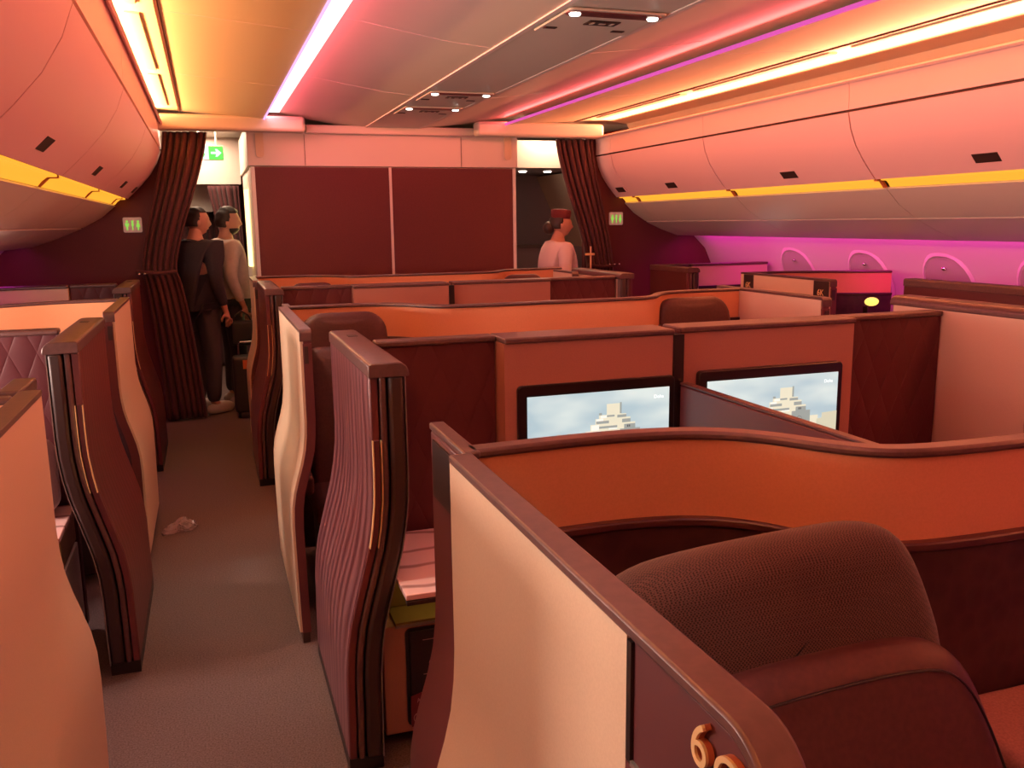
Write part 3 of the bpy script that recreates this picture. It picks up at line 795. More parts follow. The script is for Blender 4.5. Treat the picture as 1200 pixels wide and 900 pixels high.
# things in its pocket: a safety card and a menu
t = thing('menu_folder', 'black folder with small crest in the side table pocket', 'folder', (.64, 2.705, .15))
box('cover', .548, .74, 2.700, 2.709, .15, .418, 'card_black', t)
bm = bmesh.new(); pts = [(.622+.012*math.cos(a), .30+.016*math.sin(a)) for a in [2*PI*i/16 for i in range(17)]]
bm_strip(bm, pts, 'Y', 2.6975, 2.6995, .0025); finish(bm, 'crest', 'print', t)
bm = bmesh.new(); bm_prism(bm, [(.622, .291), (.629, .302), (.625, .308), (.622, .305), (.619, .308), (.615, .302)], 'Y', 2.6975, 2.6995); finish(bm, 'crest_heart', 'print', t)
box('rule_line', .59, .70, 2.6975, 2.6995, .262, .264, 'print', t)
box('rule_line', .59, .70, 2.6975, 2.6995, .385, .387, 'print', t)
t = thing('safety_card', 'red safety card printed A350-1000 standing in the side table pocket', 'card', (.63, 2.69, .08))
bm = bmesh.new(); bm_prism(bm, [(.542, .085), (.74, .085), (.74, .24), (.542, .195)], 'Y', 2.689, 2.692); finish(bm, 'card_sheet', 'card', t)
text_mesh('card_title', 'A350-1000', .021, .001, frame((.608, 2.6875, .186), (1, 0, .2), (-.2, 0, 1)), 'print', t)
text_mesh('card_text', 'QATAR', .017, .001, frame((.615, 2.6875, .115), (1, 0, 0), (0, 0, 1)), 'print', t)
bm = bmesh.new(); pts = [(.563+.014*math.cos(a), .115+.017*math.sin(a)) for a in [2*PI*i/20 for i in range(21)]]
bm_strip(bm, pts, 'Y', 2.6875, 2.6888, .0025); finish(bm, 'card_logo', 'print', t)
console(.50, .95, 5.55, 6.10, 1, 'small side table beside the far burgundy door', zt=.64)

# --- left window block (mirror side)
def mirror_block():
    # aisle panels
    aisle_panel(-.43, 1.35, 2.52, -1, 'red lit panel at the lower left edge, nearest the viewer', fin=0.0, wide=.045)
    t = thing('partition_cap', 'short taupe ledge piece joined to the near left panel', 'partition cap', (-.50, 2.6, 1.3))
    box('cap_bar', -.535, -.475, 2.525, 2.74, 1.305, H, 'trim', t, bevel=.006)
    box('cap_post', -.53, -.48, 2.53, 2.73, .5, 1.303, 'burg', t)
    aisle_panel(-.455, 4.76, 5.74, -1, 'narrow rose-red wavy panel on the left, beyond the tall capped door', wide=.045)
    sliding_door(-.475, 3.58, 4.50, -1, 'tall red-lit burgundy sliding door with rounded taupe cap on the left of the aisle', skin='door_red_lit')
    sliding_door(-.52, 6.70, 7.62, -1, 'shadowy sliding door far on the left, beside the gathered curtain', skin='door_red_lit')
    # shell walls
    shell_wall([(-1.75, 2.2), (-1.45, 2.25), (-1.2, 2.34), (-.95, 2.42), (-.485, 2.43)], H, 'tan corner of partition at the left photo edge')
    shell_wall([(-1.85, 5.28), (-1.5, 5.32), (-1.25, 5.40), (-1.0, 5.54), (-.8, 5.62), (-.51, 5.63)], H, 'glowing yellow-cream curved partition on the left', zl=1.12)
    screen_wall(4.04, -1.75, -.6, 'quilted maroon partition behind the tall left door', panels=[(-.98, -.605, 'maroon', 0), (-1.75, -.985, 'rose', .05)])
    screen_wall(7.16, -1.75, -.65, 'far left partition with pale panel and maroon end', panels=[(-.965, -.65, 'maroon', 0), (-1.8, -.97, 'cream', .05)])
    seat(-.83, 5.15, .42, 'grey-beige seat seen through the gap left of the rose-red panel', ztop=1.12, col='leather_grey', head='leather_grey')
    console(-1.05, -.60, 3.46, 4.0, -1, 'white fronted side table between near left panel and the capped door', zt=.60)
    t = thing('pillow', 'crumpled satin pillow standing on the left side table', 'pillow', (-.78, 3.84, .76))
    cushion('pillow_body', .34, .15, .30, 'pillow', t, (-.80, 3.86, .77), (R_(-14), 0, R_(10)), r=.06, puff=.25)
mirror_block()

# --- right window block
aisle = aisle_panel(4.0, 5.02, 6.10, -1 if False else 1, 'right window-side panel with dark number plates at both ends', skin='cream')
for (a, b, s_) in ((5.03, 5.19, '6K'), (5.92, 6.05, '6K')):
    pl = box('number_plate', 3.992, 3.9995, a, b, 1.15, 1.325, 'dark', aisle, bevel=.003)
    mt = frame((3.9905, (a+b)/2, 1.245), (0, -1, 0), (0, 0, 1))
    text_mesh('digit', s_, .06, .004, mt, 'gold', pl)
shell_wall([(4.06, 6.06), (4.35, 6.05), (4.6, 5.95), (4.8, 5.84), (5.0, 5.74), (5.12, 5.70)], H, 'pink-orange curved partition in front of the window wall')
sliding_door(4.0, 3.40, 4.345, 1, 'maroon door with thick top rail at the far right edge below the windows', ztop=1.385, skin='maroon_plain')
screen_wall(7.50, 4.0, 5.2, 'small far partition with mauve panel under the magenta light', panels=[(4.06, 4.34, 'maroon', 0), (4.36, 5.2, 'cream', .02)])
television(4.42, 5.05, .72, 1.13, 7.455, 'dark screen top below the mauve panel at far right', 5)
sliding_door(3.98, 6.9, 7.6, 1, 'short dark door end before the far right wall', skin='maroon_plain', ztop=1.34)
t = thing('reading_lamp', 'small glowing yellow lamp behind the middle-right partition', 'lamp', (4.78, 5.45, 1.09))
box('lamp_stem', 4.775, 4.785, 5.55, 5.60, .6, 1.08, 'dark', t)
bm = bmesh.new(); bmesh.ops.create_uvsphere(bm, u_segments=16, v_segments=10, radius=.042); bm.transform(Matrix.Translation((4.82, 5.56, 1.115)) @ Matrix.Diagonal((1.4, 1, .8, 1))); finish(bm, 'lamp_shade', 'yellow_lamp', t, True)

# ------------------------------------------------------------------ curtains
def curtain(name, label, xt0, xt1, ztop, xm0, xm1, zm, xb0, xb1, y, folds=9, amp=.035, zb=.02, m='curtain'):
    bm = bmesh.new(); nu, nv = folds*8, 40; rows = []
    for j in range(nv+1):
        v = j/nv; z = ztop + (zb-ztop)*v
        if z > zm:
            f = (ztop-z)/(ztop-zm); f = f*f*(3-2*f)*.5 + f*.5
            a, b = xt0+(xm0-xt0)*f, xt1+(xm1-xt1)*f
        else:
            f = (zm-z)/(zm-zb); f = f**.6
            a, b = xm0+(xb0-xm0)*f, xm1+(xb1-xm1)*f
        w = abs(b-a); sq = min(1, w/.36)
        rows.append([])
        for i in range(nu+1):
            u = i/nu
            ph = 2*PI*folds*u + 1.6*math.sin(5*u+1.2*v) + .7*math.sin(13*u)
            rows[-1].append(bm.verts.new((a+(b-a)*u + .008*math.sin(ph*1.0+1), y + amp*math.sin(ph)*(.6+.4*sq) + .02*math.sin(7*u+3*v), z)))
    for j in range(nv):
        for i in range(nu): bm.faces.new([rows[j][i], rows[j][i+1], rows[j+1][i+1], rows[j+1][i]])
    o = finish(bm, name, m, None, True, angle=180)
    md = o.modifiers.new('thick', 'SOLIDIFY'); md.thickness = .004
    return o
tl = thing('curtain', 'gathered wine curtain hanging left of the doorway with the two men', 'curtain', (-.25, 8.47, 0))
o = curtain('drape', '', -.30, .075, 2.56, -.56, -.27, 1.36, -.44, -.10, 8.47, 7); o.parent = tl; o.matrix_parent_inverse = Matrix.Translation((.25, -8.47, 0))
bm = bmesh.new(); tube_bm(bm, [(-.60, 8.42, 1.37), (-.42, 8.40, 1.35), (-.26, 8.42, 1.36)], .016, 8); finish(bm, 'tieback', 'curtain', tl, True)
for x in (-.63, -.585):
    bm = bmesh.new(); bmesh.ops.create_uvsphere(bm, u_segments=10, v_segments=6, radius=.013); bm.transform(Matrix.Translation((x+.06, 8.40, 1.345))); finish(bm, 'snap', 'chrome', tl, True)
tr = thing('curtain', 'gathered wine curtain hanging behind and right of the attendant', 'curtain', (3.7, 8.47, 0))
o = curtain('drape', '', 3.365, 3.755, 2.56, 3.72, 4.0, 1.30, 3.70, 3.98, 8.47, 7); o.parent = tr; o.matrix_parent_inverse = Matrix.Translation((-3.7, -8.47, 0))
bm = bmesh.new(); tube_bm(bm, [(3.70, 8.42, 1.31), (3.85, 8.40, 1.29), (4.02, 8.42, 1.30)], .016, 8); finish(bm, 'tieback', 'curtain', tr, True)
for x in (3.93, 3.985, 4.04):
    bm = bmesh.new(); bmesh.ops.create_uvsphere(bm, u_segments=10, v_segments=6, radius=.011); bm.transform(Matrix.Translation((x, 8.395, 1.31))); finish(bm, 'snap', 'chrome', tr, True)
for nm_, lab, a in (('curtain', 'small curtain tied to the right, far behind the men', (.05, .40, 2.20, .22, .42, 1.3, .20, .42, 10.85, 7)),
                    ('curtain', 'dark curtain closing the aisle at the very back of the left doorway', (-.5, .36, 1.93, -.5, .36, 1.0, -.5, .36, 11.6, 12))):
    o = curtain(nm_, '', a[0], a[1], a[2], a[3], a[4], a[5], a[6], a[7], a[8], a[9]); tag(o, lab, 'curtain')

# ------------------------------------------------------------------ signs
def wc_sign(xc, zc, label):
    t = thing('lavatory_sign', label, 'sign', (xc, 8.59, zc-.07))
    bm = bmesh.new(); bm_prism(bm, rrect(xc-.078, xc+.078, zc-.066, zc+.066, .014), 'Y', 8.583, 8.599); finish(bm, 'sign_plate', 'sign', t, bevel=.003)
    for k, dx in enumerate((-.045, 0, .045)):
        bm = bmesh.new()
        hd = [(xc+dx+.010*math.cos(a), zc+.030+.010*math.sin(a)) for a in [2*PI*i/12 for i in range(12)]]
        bm_prism(bm, hd, 'Y', 8.579, 8.583)
        if k == 0: body = [(-.017, .016), (.017, .016), (.013, -.014), (.006, -.014), (.006, -.044), (-.006, -.044), (-.006, -.014), (-.013, -.014)]
        elif k == 1: body = [(-.009, .018), (.009, .018), (.009, -.01), (.004, -.01), (.004, -.044), (-.004, -.044), (-.004, -.01), (-.009, -.01)]
        else: body = [(-.008, .018), (.008, .018), (.018, -.018), (.006, -.018), (.006, -.044), (-.006, -.044), (-.006, -.018), (-.018, -.018)]
        bm_prism(bm, [(xc+dx+a, zc+b) for a, b in body], 'Y', 8.579, 8.583)
        finish(bm, 'person_icon', 'green_dim', t)
wc_sign(-.602, 1.768, 'small lit lavatory sign on the dark wall left of the aisle curtain')
wc_sign(4.09, 1.775, 'small lit lavatory sign on the dark wall right of the attendant')
t = thing('exit_sign', 'green and white exit sign with arrow above the left doorway', 'sign', (.12, 9.4, 2.38))
box('sign_box', -.06, .225, 9.405, 9.44, 2.385, 2.525, 'white', t, bevel=.004)
box('white_field', -.055, .085, 9.400, 9.404, 2.39, 2.52, 'exit_white', t)
box('green_field', .087, .22, 9.400, 9.404, 2.39, 2.52, 'green', t)
bm = bmesh.new(); bm_prism(bm, [(.105, 2.444), (.155, 2.444), (.145, 2.418), (.165, 2.418), (.205, 2.455), (.165, 2.492), (.145, 2.492), (.155, 2.466), (.105, 2.466)], 'Y', 9.395, 9.399); finish(bm, 'arrow', 'white_glow', t)
bm = bmesh.new(); bm_prism(bm, [(-.03, 2.44), (.0, 2.465), (.03, 2.47), (.05, 2.44), (.03, 2.41), (0, 2.405)], 'Y', 9.395, 9.399); finish(bm, 'running_figure', 'green', t)
for x in (.0, .16): tube('hanger', [(x, 9.42, 2.525), (x, 9.42, 2.74)], .01, 'white', t)
# warm light column on the monument's aisle side, seen past the men
o = box('wall_light', .395, .425, 9.2, 9.45, 1.35, 2.1, 'strip'); tag(o, 'tall warm yellow light strip behind the man in the pale shirt', 'wall light')
o = box('floor_light', .40, .428, 9.0, 9.1, .70, .84, 'strip'); tag(o, 'low square warm light beside the black cabin bag', 'wall light')
# galley details beyond the right doorway
for k, x in enumerate((3.45, 3.75)):
    bm = bmesh.new(); bmesh.ops.create_cone(bm, cap_ends=True, segments=20, radius1=.04, radius2=.045, depth=.012); bm.transform(Matrix.Translation((x, 9.7, 2.312)))
    o = finish(bm, 'downlight', 'spot', None, True); tag(o, ['left', 'right'][k] + ' one of two round ceiling spotlights over the galley', 'ceiling light', 'galley spotlights')
t = thing('galley_cabinet', 'grey galley cabinet behind the attendant, left of her head', 'cabinet', (3.3, 10.5, 0))
box('body', 3.03, 3.9, 10.2, 10.58, 0, 1.45, 'galley', t, bevel=.008)
box('counter', 3.02, 3.92, 10.17, 10.59, 1.452, 1.48, 'grey_edge', t)
box('latch', 3.25, 3.31, 10.18, 10.198, 1.33, 1.42, 'white', t); box('latch', 3.06, 3.1, 10.18, 10.198, 1.33, 1.42, 'white', t)
o = box('wall_switch', 3.32, 3.40, 10.585, 10.599, 1.56, 1.66, 'white', bevel=.004); tag(o, 'small pale switch plate on the galley wall', 'switch')

# ------------------------------------------------------------------ people
def skin_mesh(name, joints, edges, m, parent, sub=2):
    me = bpy.data.meshes.new(name); ks = list(joints)
    me.from_pydata([joints[k][:3] for k in ks], [(ks.index(a), ks.index(b)) for a, b in edges], [])
    o = bpy.data.objects.new(name, me); C.objects.link(o); me.materials.append(M[m])
    md = o.modifiers.new('skin', 'SKIN')
    if not me.skin_vertices: 
        bpy.context.view_layer.objects.active = o
    for i, k in enumerate(ks):
        r = joints[k][3]; r = r if isinstance(r, tuple) else (r, r)
        me.skin_vertices[0].data[i].radius = r
    me.skin_vertices[0].data[0].use_root = True
    md.use_smooth_shade = True
    s = o.modifiers.new('sub', 'SUBSURF'); s.levels = sub; s.render_levels = sub
    dg = bpy.context.evaluated_depsgraph_get(); nme = bpy.data.meshes.new_from_object(o.evaluated_get(dg))
    o.modifiers.clear(); old = o.data; o.data = nme; bpy.data.meshes.remove(old)
    o.parent = parent; o.matrix_parent_inverse = parent.matrix_basis.inverted()
    for p in nme.polygons: p.use_smooth = True
    return o

def head_bm(bm, c, s=1.0, yaw=0.0):
    """head with brow, nose, mouth, chin and ears; faces +x before yaw. c = centre of the skull"""
    b2 = bmesh.new(); bmesh.ops.create_uvsphere(b2, u_segments=40, v_segments=28, radius=1)
    for v in b2.verts:
        x, y, z = v.co
        X = x*.098; Yv = y*.076; Z = z*.118
        if z < 0:                       # jaw narrows
            Yv *= 1 - .35*(-z)**1.3
            if x < 0: X *= 1 - .45*(-z)
            else: X *= 1 - .05*(-z)
        if x > .55:
            X = min(X, .088 + .006*(1-abs(z)))
            g = math.exp(-(y/.16)**2)
            X += .024*g*math.exp(-((z+.22)/.13)**2)          # nose tip
            X += .012*g*math.exp(-((z+.02)/.16)**2)          # bridge
            X += .010*math.exp(-(y/.25)**2)*math.exp(-((z+.52)/.07)**2)   # lips
            X -= .006*math.exp(-(y/.3)**2)*math.exp(-((z+.60)/.04)**2)
            X += .010*math.exp(-(y/.28)**2)*math.exp(-((z+.80)/.12)**2)   # chin
            X -= .012*math.exp(-((abs(y)-.36)/.14)**2)*math.exp(-((z-.05)/.09)**2)   # eye sockets
            X += .005*math.exp(-((z-.22)/.1)**2)
        v.co = (X, Yv, Z)
    for sy in (-1, 1):
        b3 = bmesh.new(); bmesh.ops.create_uvsphere(b3, u_segments=10, v_segments=8, radius=1)
        b3.transform(Matrix.Translation((-.008, sy*.074, -.008)) @ Matrix.Rotation(R_(12)*sy, 4, 'Z') @ Matrix.Diagonal((.018, .009, .032, 1)))
        me = bpy.data.meshes.new('e'); b3.to_mesh(me); b3.free(); b2.from_mesh(me); bpy.data.meshes.remove(me)
    b2.transform(Matrix.Translation(c) @ Matrix.Rotation(yaw, 4, 'Z') @ Matrix.Scale(s, 4))
    me = bpy.data.meshes.new('h'); b2.to_mesh(me); b2.free(); bm.from_mesh(me); bpy.data.meshes.remove(me)

def hair_cap(name, c, s, yaw, m, parent, puff=1.0, low=-.25, front=.62):
    bm = bmesh.new(); bmesh.ops.create_uvsphere(bm, u_segments=72, v_segments=56, radius=1)
    for v in bm.verts:
        x, y, z = v.co
        k = 1.0 + .03*math.sin(9*x+7*y)*math.cos(8*z)
        v.co = (x*.108*k*puff, y*.086*k*puff, z*.128*k*puff)
        # pull the face area and the nape inside the head
        if (x > front-.25*max(0, .4-z) and z < .62) or z < low - (.35 if x < -.1 else 0):
            v.co *= .80 if z > .1 else .60
    bm.transform(Matrix.Translation(c) @ Matrix.Rotation(yaw, 4, 'Z') @ Matrix.Scale(s, 4))
    return finish(bm, name, m, parent, True, angle=180)

def hand(name, wrist, d, palm_n, m, parent, curl=.5, s=1.0):
    """hand hanging along direction d, palm normal palm_n"""
    d = Vector(d).normalized(); nrm = Vector(palm_n).normalized(); side_ = d.cross(nrm).normalized(); w = Vector(wrist)
    J = {'w': (*w, (.022*s, .018*s)), 'p': (*(w+d*.05*s), (.034*s, .016*s)), 'q': (*(w+d*.085*s), (.036*s, .014*s))}; E = [('w', 'p'), ('p', 'q')]
    for i, (o, ln) in enumerate(((-.030, .062), (-.010, .078), (.010, .074), (.030, .056))):
        a = w + d*.092*s + side_*o*s; b = a + (d*(1-.25*curl) + nrm*.6*curl)*ln*.5*s; c2 = b + (d*(1-1.0*curl) + nrm*1.1*curl)*ln*.5*s
        J['a%d' % i] = (*a, .0095*s); J['b%d' % i] = (*b, .0085*s); J['c%d' % i] = (*c2, .007*s)
        E += [('q', 'a%d' % i), ('a%d' % i, 'b%d' % i), ('b%d' % i, 'c%d' % i)]
    a = w + d*.035*s - side_*.034*s; b = a + (d*.7 - side_*.5 + nrm*.4)*.035*s; c2 = b + (d*.9 + nrm*.4)*.028*s
    J['t0'] = (*a, .012*s); J['t1'] = (*b, .0105*s); J['t2'] = (*c2, .0085*s); E += [('p', 't0'), ('t0', 't1'), ('t1', 't2')]
    return J, E

def body_person(name, label, x, y, scale, yaw, top_m, bot_m, skin_m, arms=None, shoe='shoe', headyaw=None, bulk=1.0):
    sleeve = True
    """standing figure facing +x when yaw=0. Height about 1.75*scale"""
    t = thing(name, label, 'person', (x, y, 0))
    Rz = Matrix.Rotation(yaw, 4, 'Z'); T = Matrix.Translation((x, y, 0)) @ Rz @ Matrix.Scale(scale, 4)
    hy = yaw if headyaw is None else headyaw
    def P(p): v = T @ Vector(p); return (v.x, v.y, v.z)
    s = scale
    arms = arms or {-1: [(0, -.20*bulk, 1.42), (-.02, -.245, 1.15), (.05, -.25, .91)], 1: [(0, .20*bulk, 1.42), (-.02, .245*bulk, 1.15), (.05, .25*bulk, .91)]}
    # one continuous body surface: legs, torso, neck, arms and hands
    J = {'pel': (*P((0, 0, .95)), (.13*s, .16*s)), 'wst': (*P((-.01, 0, 1.10)), (.115*s*bulk, .145*s*bulk)), 'ch': (*P((0, 0, 1.30)), (.105*s*bulk, .15*s*bulk)), 'nb': (*P((-.015, 0, 1.45)), (.075*s, .115*s)),
         'nk': (*P((.0, 0, 1.52)), .055*s), 'hd': (*P((.015, 0, 1.60)), .055*s)}
    E = [('pel', 'wst'), ('wst', 'ch'), ('ch', 'nb'), ('nb', 'nk'), ('nk', 'hd')]
    for k in (-1, 1):
        J['hip%d' % k] = (*P((0, .09*k, .86)), .088*s); J['kn%d' % k] = (*P((.02, .10*k, .48)), .058*s); J['an%d' % k] = (*P((-.01, .10*k, .09)), .040*s); J['to%d' % k] = (*P((.12, .11*k, .04)), .036*s)
        E += [('pel', 'hip%d' % k), ('hip%d' % k, 'kn%d' % k), ('kn%d' % k, 'an%d' % k), ('an%d' % k, 'to%d' % k)]
        a, b, c = arms[k]
        J['sh%d' % k] = (*P(a), .050*s); J['el%d' % k] = (*P(b), .036*s); J['wr%d' % k] = (*P(c), .027*s)
        E += [('ch', 'sh%d' % k), ('sh%d' % k, 'el%d' % k), ('el%d' % k, 'wr%d' % k)]
        w0 = Vector(P(c)); dd = (w0 - Vector(P(b))).normalized()
        side_n = (Rz @ Vector((0, -k, 0))).to_3d()
        hj, he = hand('h', w0 + dd*.02, dd, side_n, skin_m, t, .45, s)
        for kk, vv in hj.items(): J['%s_%d' % (kk, k)] = vv
        E += [('wr%d' % k, 'w_%d' % k)] + [('%s_%d' % (a1, k), '%s_%d' % (b1, k)) for a1, b1 in he]
    body = skin_mesh('body', J, E, skin_m, t, 2)
    # add the head to the same mesh
    bm = bmesh.new(); bm.from_mesh(body.data); hc = Vector(P((.03, 0, 1.63))); head_bm(bm, hc, s, hy); bm.to_mesh(body.data); bm.free()
    for p in body.data.polygons: p.use_smooth = True
    # clothing shells
    JT = {k: (*J[k][:3], tuple(r*1.22+.018 for r in (J[k][3] if isinstance(J[k][3], tuple) else (J[k][3],)*2))) for k in ('wst', 'ch', 'nb', 'sh1', 'sh-1', 'el1', 'el-1')}
    JT['hem'] = (*P((0, 0, .90)), (.148*s, .18*s)); JT['col'] = (*P((-.005, 0, 1.485)), .066*s)
    ET = [('hem', 'wst'), ('wst', 'ch'), ('ch', 'nb'), ('nb', 'col'), ('ch', 'sh1'), ('ch', 'sh-1'), ('sh1', 'el1'), ('sh-1', 'el-1')]
    for k in (-1, 1):
        if sleeve:
            a = Vector(J['el%d' % k][:3]); b = Vector(J['wr%d' % k][:3]); cf = a + (b-a)*.93; JT['cf%d' % k] = (*cf, .040*s); ET.append(('el%d' % k, 'cf%d' % k))
    order = ['wst'] + [k for k in JT if k != 'wst']
    skin_mesh('top', {k: JT[k] for k in order}, ET, top_m, t, 2)
    JL = {'pel': (*P((0, 0, .94)), (.14*s, .17*s))}; EL = []
    for k in (-1, 1):
        for q, r in (('hip', .105), ('kn', .078), ('an', .062)):
            JL['%s%d' % (q, k)] = (*(Vector(J['%s%d' % (q, k)][:3])), r*s)
        EL += [('pel', 'hip%d' % k), ('hip%d' % k, 'kn%d' % k), ('kn%d' % k, 'an%d' % k)]
    skin_mesh('trousers', JL, EL, bot_m, t, 2)
    for k in (-1, 1):
        a = P((.05, .105*k, .045))
        bm = bmesh.new(); bmesh.ops.create_uvsphere(bm, u_segments=16, v_segments=10, radius=1)
        for v in bm.verts:
            if v.co.z < -.6: v.co.z = -.6
        bm.transform(Matrix.Translation((a[0], a[1], .045*s)) @ Rz @ Matrix.Diagonal((.145*s, .052*s, .06*s, 1)))
        finish(bm, 'shoe', shoe, t, True)
    return t, P, hc, hy, s

# man in navy sweater (seen from behind/right), man in pale shirt in profile, attendant
t, P, hc, hy, s = body_person('person', 'man in dark navy sweater and dark jeans standing beside the left curtain', -.09, 8.76, 1.10, R_(38), 'navy', 'jeans', 'skin', headyaw=R_(14), bulk=1.08)
hair_cap('hair', hc, s*.97, hy, 'hair', t, puff=1.0, front=.10, low=.0)
t, P, hc, hy, s = body_person('person', 'man in pale shirt and dark trousers standing in profile, facing right', .185, 9.12, 1.10, R_(14), 'shirt', 'trouser', 'skin',
    arms={-1: [(0, -.20, 1.42), (-.05, -.235, 1.15), (.04, -.245, .92)], 1: [(0, .20, 1.42), (.05, .24, 1.18), (.06, .22, .98)]}, headyaw=R_(-4))
hair_cap('hair', hc, s, hy, 'hair', t, puff=1.05, front=.20, low=-.05)
bm = bmesh.new(); bmesh.ops.create_uvsphere(bm, u_segments=20, v_segments=14, radius=1)
for v in bm.verts:
    if v.co.z > -.25 or v.co.x < -.1: v.co *= .6
bm.transform(Matrix.Translation(hc + Vector((.012, 0, -.03))) @ Matrix.Rotation(hy, 4, 'Z') @ Matrix.Diagonal((.092*s*.98, .066*s, .094*s, 1))); finish(bm, 'beard', 'hair', t, True, angle=180)
t, P, hc, hy, s = body_person('person', 'cabin attendant in pink blouse and burgundy pillbox hat, hair in a bun', 3.36, 8.40, 1.055, R_(-2), 'jacket', 'trouser', 'skin', headyaw=R_(-14), bulk=1.08)
hair_cap('hair', hc, s, hy, 'hair_brown', t, puff=1.05, front=.12, low=.06)
bm = bmesh.new(); bmesh.ops.create_icosphere(bm, subdivisions=3, radius=1)
for v in bm.verts: v.co *= 1 + .05*math.sin(11*v.co.x)*math.sin(9*v.co.z+v.co.y*6)
bm.transform(Matrix.Translation(hc + Matrix.Rotation(hy, 3, 'Z') @ Vector((-.125, 0, -.03))) @ Matrix.Diagonal((.058, .058, .066, 1))); finish(bm, 'hair_bun', 'hair_brown', t, True, angle=180)
bm = bmesh.new(); rows = []
for (r, z) in ((.088, 0), (.094, .03), (.096, .065), (.088, .085), (.05, .094), (.005, .096)):
    rows.append([bm.verts.new((r*1.08*math.cos(2*PI*i/28), r*.92*math.sin(2*PI*i/28), z)) for i in range(28)])
for a, b in zip(rows, rows[1:]):
    for i in range(28): bm.faces.new([a[i], a[(i+1) % 28], b[(i+1) % 28], b[i]])
bm.faces.new(rows[0][::-1]); bm.faces.new(rows[-1])
bm.transform(Matrix.Translation(hc + Vector((-.005, 0, .062))) @ Matrix.Rotation(hy, 4, 'Z') @ Matrix.Rotation(R_(4), 4, 'Y')); finish(bm, 'hat', 'hat', t, True, angle=50)
# brass bar by the attendant
t = thing('handle_post', 'thin brass post beside the attendant in front of the curtain', 'post', (3.70, 8.36, 0))
tube('post', [(3.70, 8.36, .02), (3.70, 8.36, 1.50)], .010, 'gold', t)
tube('crossbar', [(3.64, 8.36, 1.42), (3.74, 8.36, 1.42)], .012, 'gold', t)

# bags in the doorway
t = thing('cabin_bag', 'black wheeled cabin bag with orange tag standing in the left doorway', 'suitcase', (.30, 8.30, 0))
cushion('bag_body', .26, .20, .52, 'bag', t, (.28, 8.40, .32), r=.035, seg=4)
for x in (.17, .35): tube('wheel', [(x+.008, 8.40, .03), (x+.032, 8.40, .03)], .03, 'black', t, 12)
bm = bmesh.new(); tube_bm(bm, [(.21, 8.42, .58), (.21, 8.42, .68), (.23, 8.42, .70), (.33, 8.42, .70), (.35, 8.42, .68), (.35, 8.42, .58)], .009); finish(bm, 'handle', 'chrome', t, True)
box('tag', .24, .32, 8.293, 8.299, .47, .55, 'orange', t)
t = thing('shoulder_bag', 'black bag hanging from the hand of the man in the pale shirt', 'bag', (.28, 8.80, .62))
cushion('bag_body', .22, .10, .26, 'bag', t, (.15, 8.31, .76), r=.03, seg=4) if False else cushion('bag_body', .24, .09, .24, 'bag', t, (.28, 8.80, .74), r=.03, seg=4)
bm = bmesh.new(); tube_bm(bm, [(.19, 8.80, .84), (.21, 8.81, .91), (.27, 8.81, .95), (.33, 8.81, .91), (.36, 8.80, .84)], .008); finish(bm, 'strap', 'bag', t, True)

# crumpled plastic on the aisle carpet
bm = bmesh.new(); bmesh.ops.create_icosphere(bm, subdivisions=4, radius=1)
for v in bm.verts:
    a = math.atan2(v.co.y, v.co.x); nrm = .75 + .3*math.sin(3*a+1) + .12*random.random()
    v.co = Vector((v.co.x*nrm*.075, v.co.y*nrm*.13, max(v.co.z, -.2)*.035*(1+.6*random.random())))
bm.transform(Matrix.Translation((-.255, 5.34, .008)) @ Matrix.Rotation(R_(-35), 4, 'Z'))
o = finish(bm, 'plastic_wrapper', 'plastic', None, False); tag(o, 'crumpled clear plastic wrapper lying on the dark aisle carpet', 'wrapper')

# ------------------------------------------------------------------ lights
def area(name, loc, d, sx, sy, e, col, spread=180):
    l = bpy.data.lights.new(name, 'AREA'); l.shape = 'RECTANGLE'; l.size = sx; l.size_y = sy; l.energy = e; l.color = col; l.spread = R_(spread)
    o = bpy.data.objects.new(name, l); C.objects.link(o); o.location = loc
    z = -Vector(d).normalized(); yv = Vector((0, 1, 0)); xv = yv.cross(z).normalized()
    o.rotation_euler = Matrix((xv, yv, z)).transposed().to_euler(); return o
YM, YL = 2.75, 11.3
# centre coves: lamps stand just behind the lip and wash the dome and the cabin
area('cove_lamp_left', (.575, YM, 2.708), (1, 0, -.05), .03, YL, 78.0, (1.0, 0.115, 0.154))
area('cove_lamp_right', (2.815, YM, 2.708), (-1, 0, -.05), .03, YL, 31.2, (1.0, 0.106, 0.096))
# outboard coves above the bins
area('bin_cove_lamp_left', (side(-1, 2.12), YM, 2.665), (1, 0, .6), .04, YL, 250, (1.0, .35, .12), 110)
area('bin_cove_lamp_right', (side(1, 2.25), YM, 2.64), (-1, 0, .55), .05, YL, 270, (1.0, .245, .11), 120)
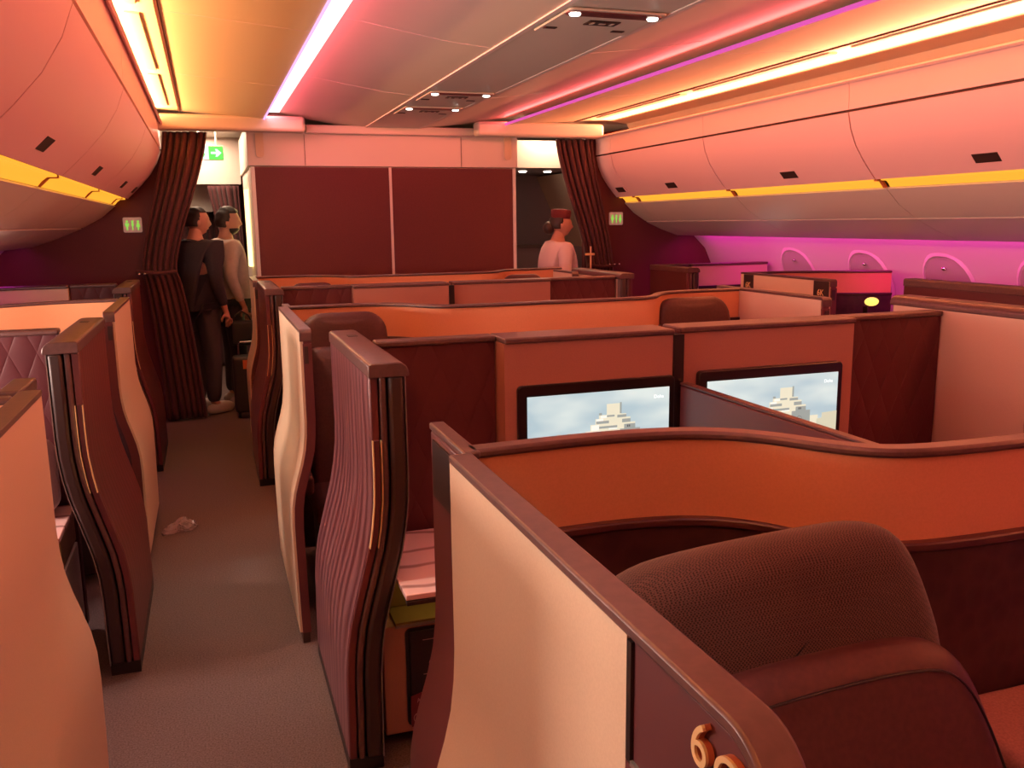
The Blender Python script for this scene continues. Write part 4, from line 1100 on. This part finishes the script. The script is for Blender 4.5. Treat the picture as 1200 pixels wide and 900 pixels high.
# added spots without fixtures above the left bins' edge, brightening the aisle panels
def spot(name, loc, tgt, e, col, ang=46, r=.03):
    l = bpy.data.lights.new(name, 'SPOT'); l.energy = e; l.color = col; l.spot_size = R_(ang); l.spot_blend = .6; l.shadow_soft_size = r
    o = bpy.data.objects.new(name, l); C.objects.link(o); o.location = loc
    o.rotation_euler = (Vector(tgt)-Vector(loc)).to_track_quat('-Z', 'Y').to_euler()
for y in (-.4, 1.1, 2.6, 3.9, 4.5):
    spot('aisle_fill_spot', (-.27, y, 2.66), (.30, y, .4), 51.0, (1.0, 1.0, 0.824))
for y in (3.70, 6.17, 6.99):
    for x in (1.56, 1.93):
        spot('ceiling_spotlight', (x, y, 2.60), (x+(x-1.745)*1.5, y+.3, 0), 13, (1, .62, .5), 85, .02)
# daylight through the left windows
for y in (1.9, 3.4, 4.9):
    area('window_daylight', (-1.70, y, 1.40), (1, .25, .12), .25, .30, 38.4, (1.0, 0.719, 0.594))
# under-bin magenta wash
area('side_wash_right', (side(1, 3.19), YM, 1.60), (.35, 0, -1), .02, YL, 45.0, (1.0, 0.01, 0.48))
area('side_wash_left', (side(-1, 3.19), YM, 1.60), (-.35, 0, -1), .02, YL, 9.0, (1.0, 0.05, 0.7))
# beyond the doorways
area('vestibule_lamp', (.0, 10, 2.72), (0, 0, -1), .3, 1.6, 45, (1.0, .66, .45))
area('galley_lamp', (3.5, 8.95, 2.70), (0, 0, -1), .5, .3, 13, (1.0, .62, .4))
# console niche lamps
area('niche_lamp', (.7, 2.78, .598), (0, .3, -1), .3, .04, .12, (1.0, .75, .2))
area('niche_lamp', (-.8, 3.56, .558), (0, .3, -1), .3, .04, .3, (1.0, .6, .2))

w = bpy.data.worlds.new('world'); bpy.context.scene.world = w; w.use_nodes = True
w.node_tree.nodes['Background'].inputs['Color'].default_value = (1.0, .28, .22, 1); w.node_tree.nodes['Background'].inputs['Strength'].default_value = .08

sc = bpy.context.scene
sc.view_settings.view_transform = 'Standard'; sc.view_settings.look = 'None'; sc.view_settings.gamma = 1; sc.view_settings.exposure = 0
sc.cycles.use_denoising = True
sc.cycles.max_bounces = 8; sc.cycles.diffuse_bounces = 5
sc.cycles.sample_clamp_indirect = 6
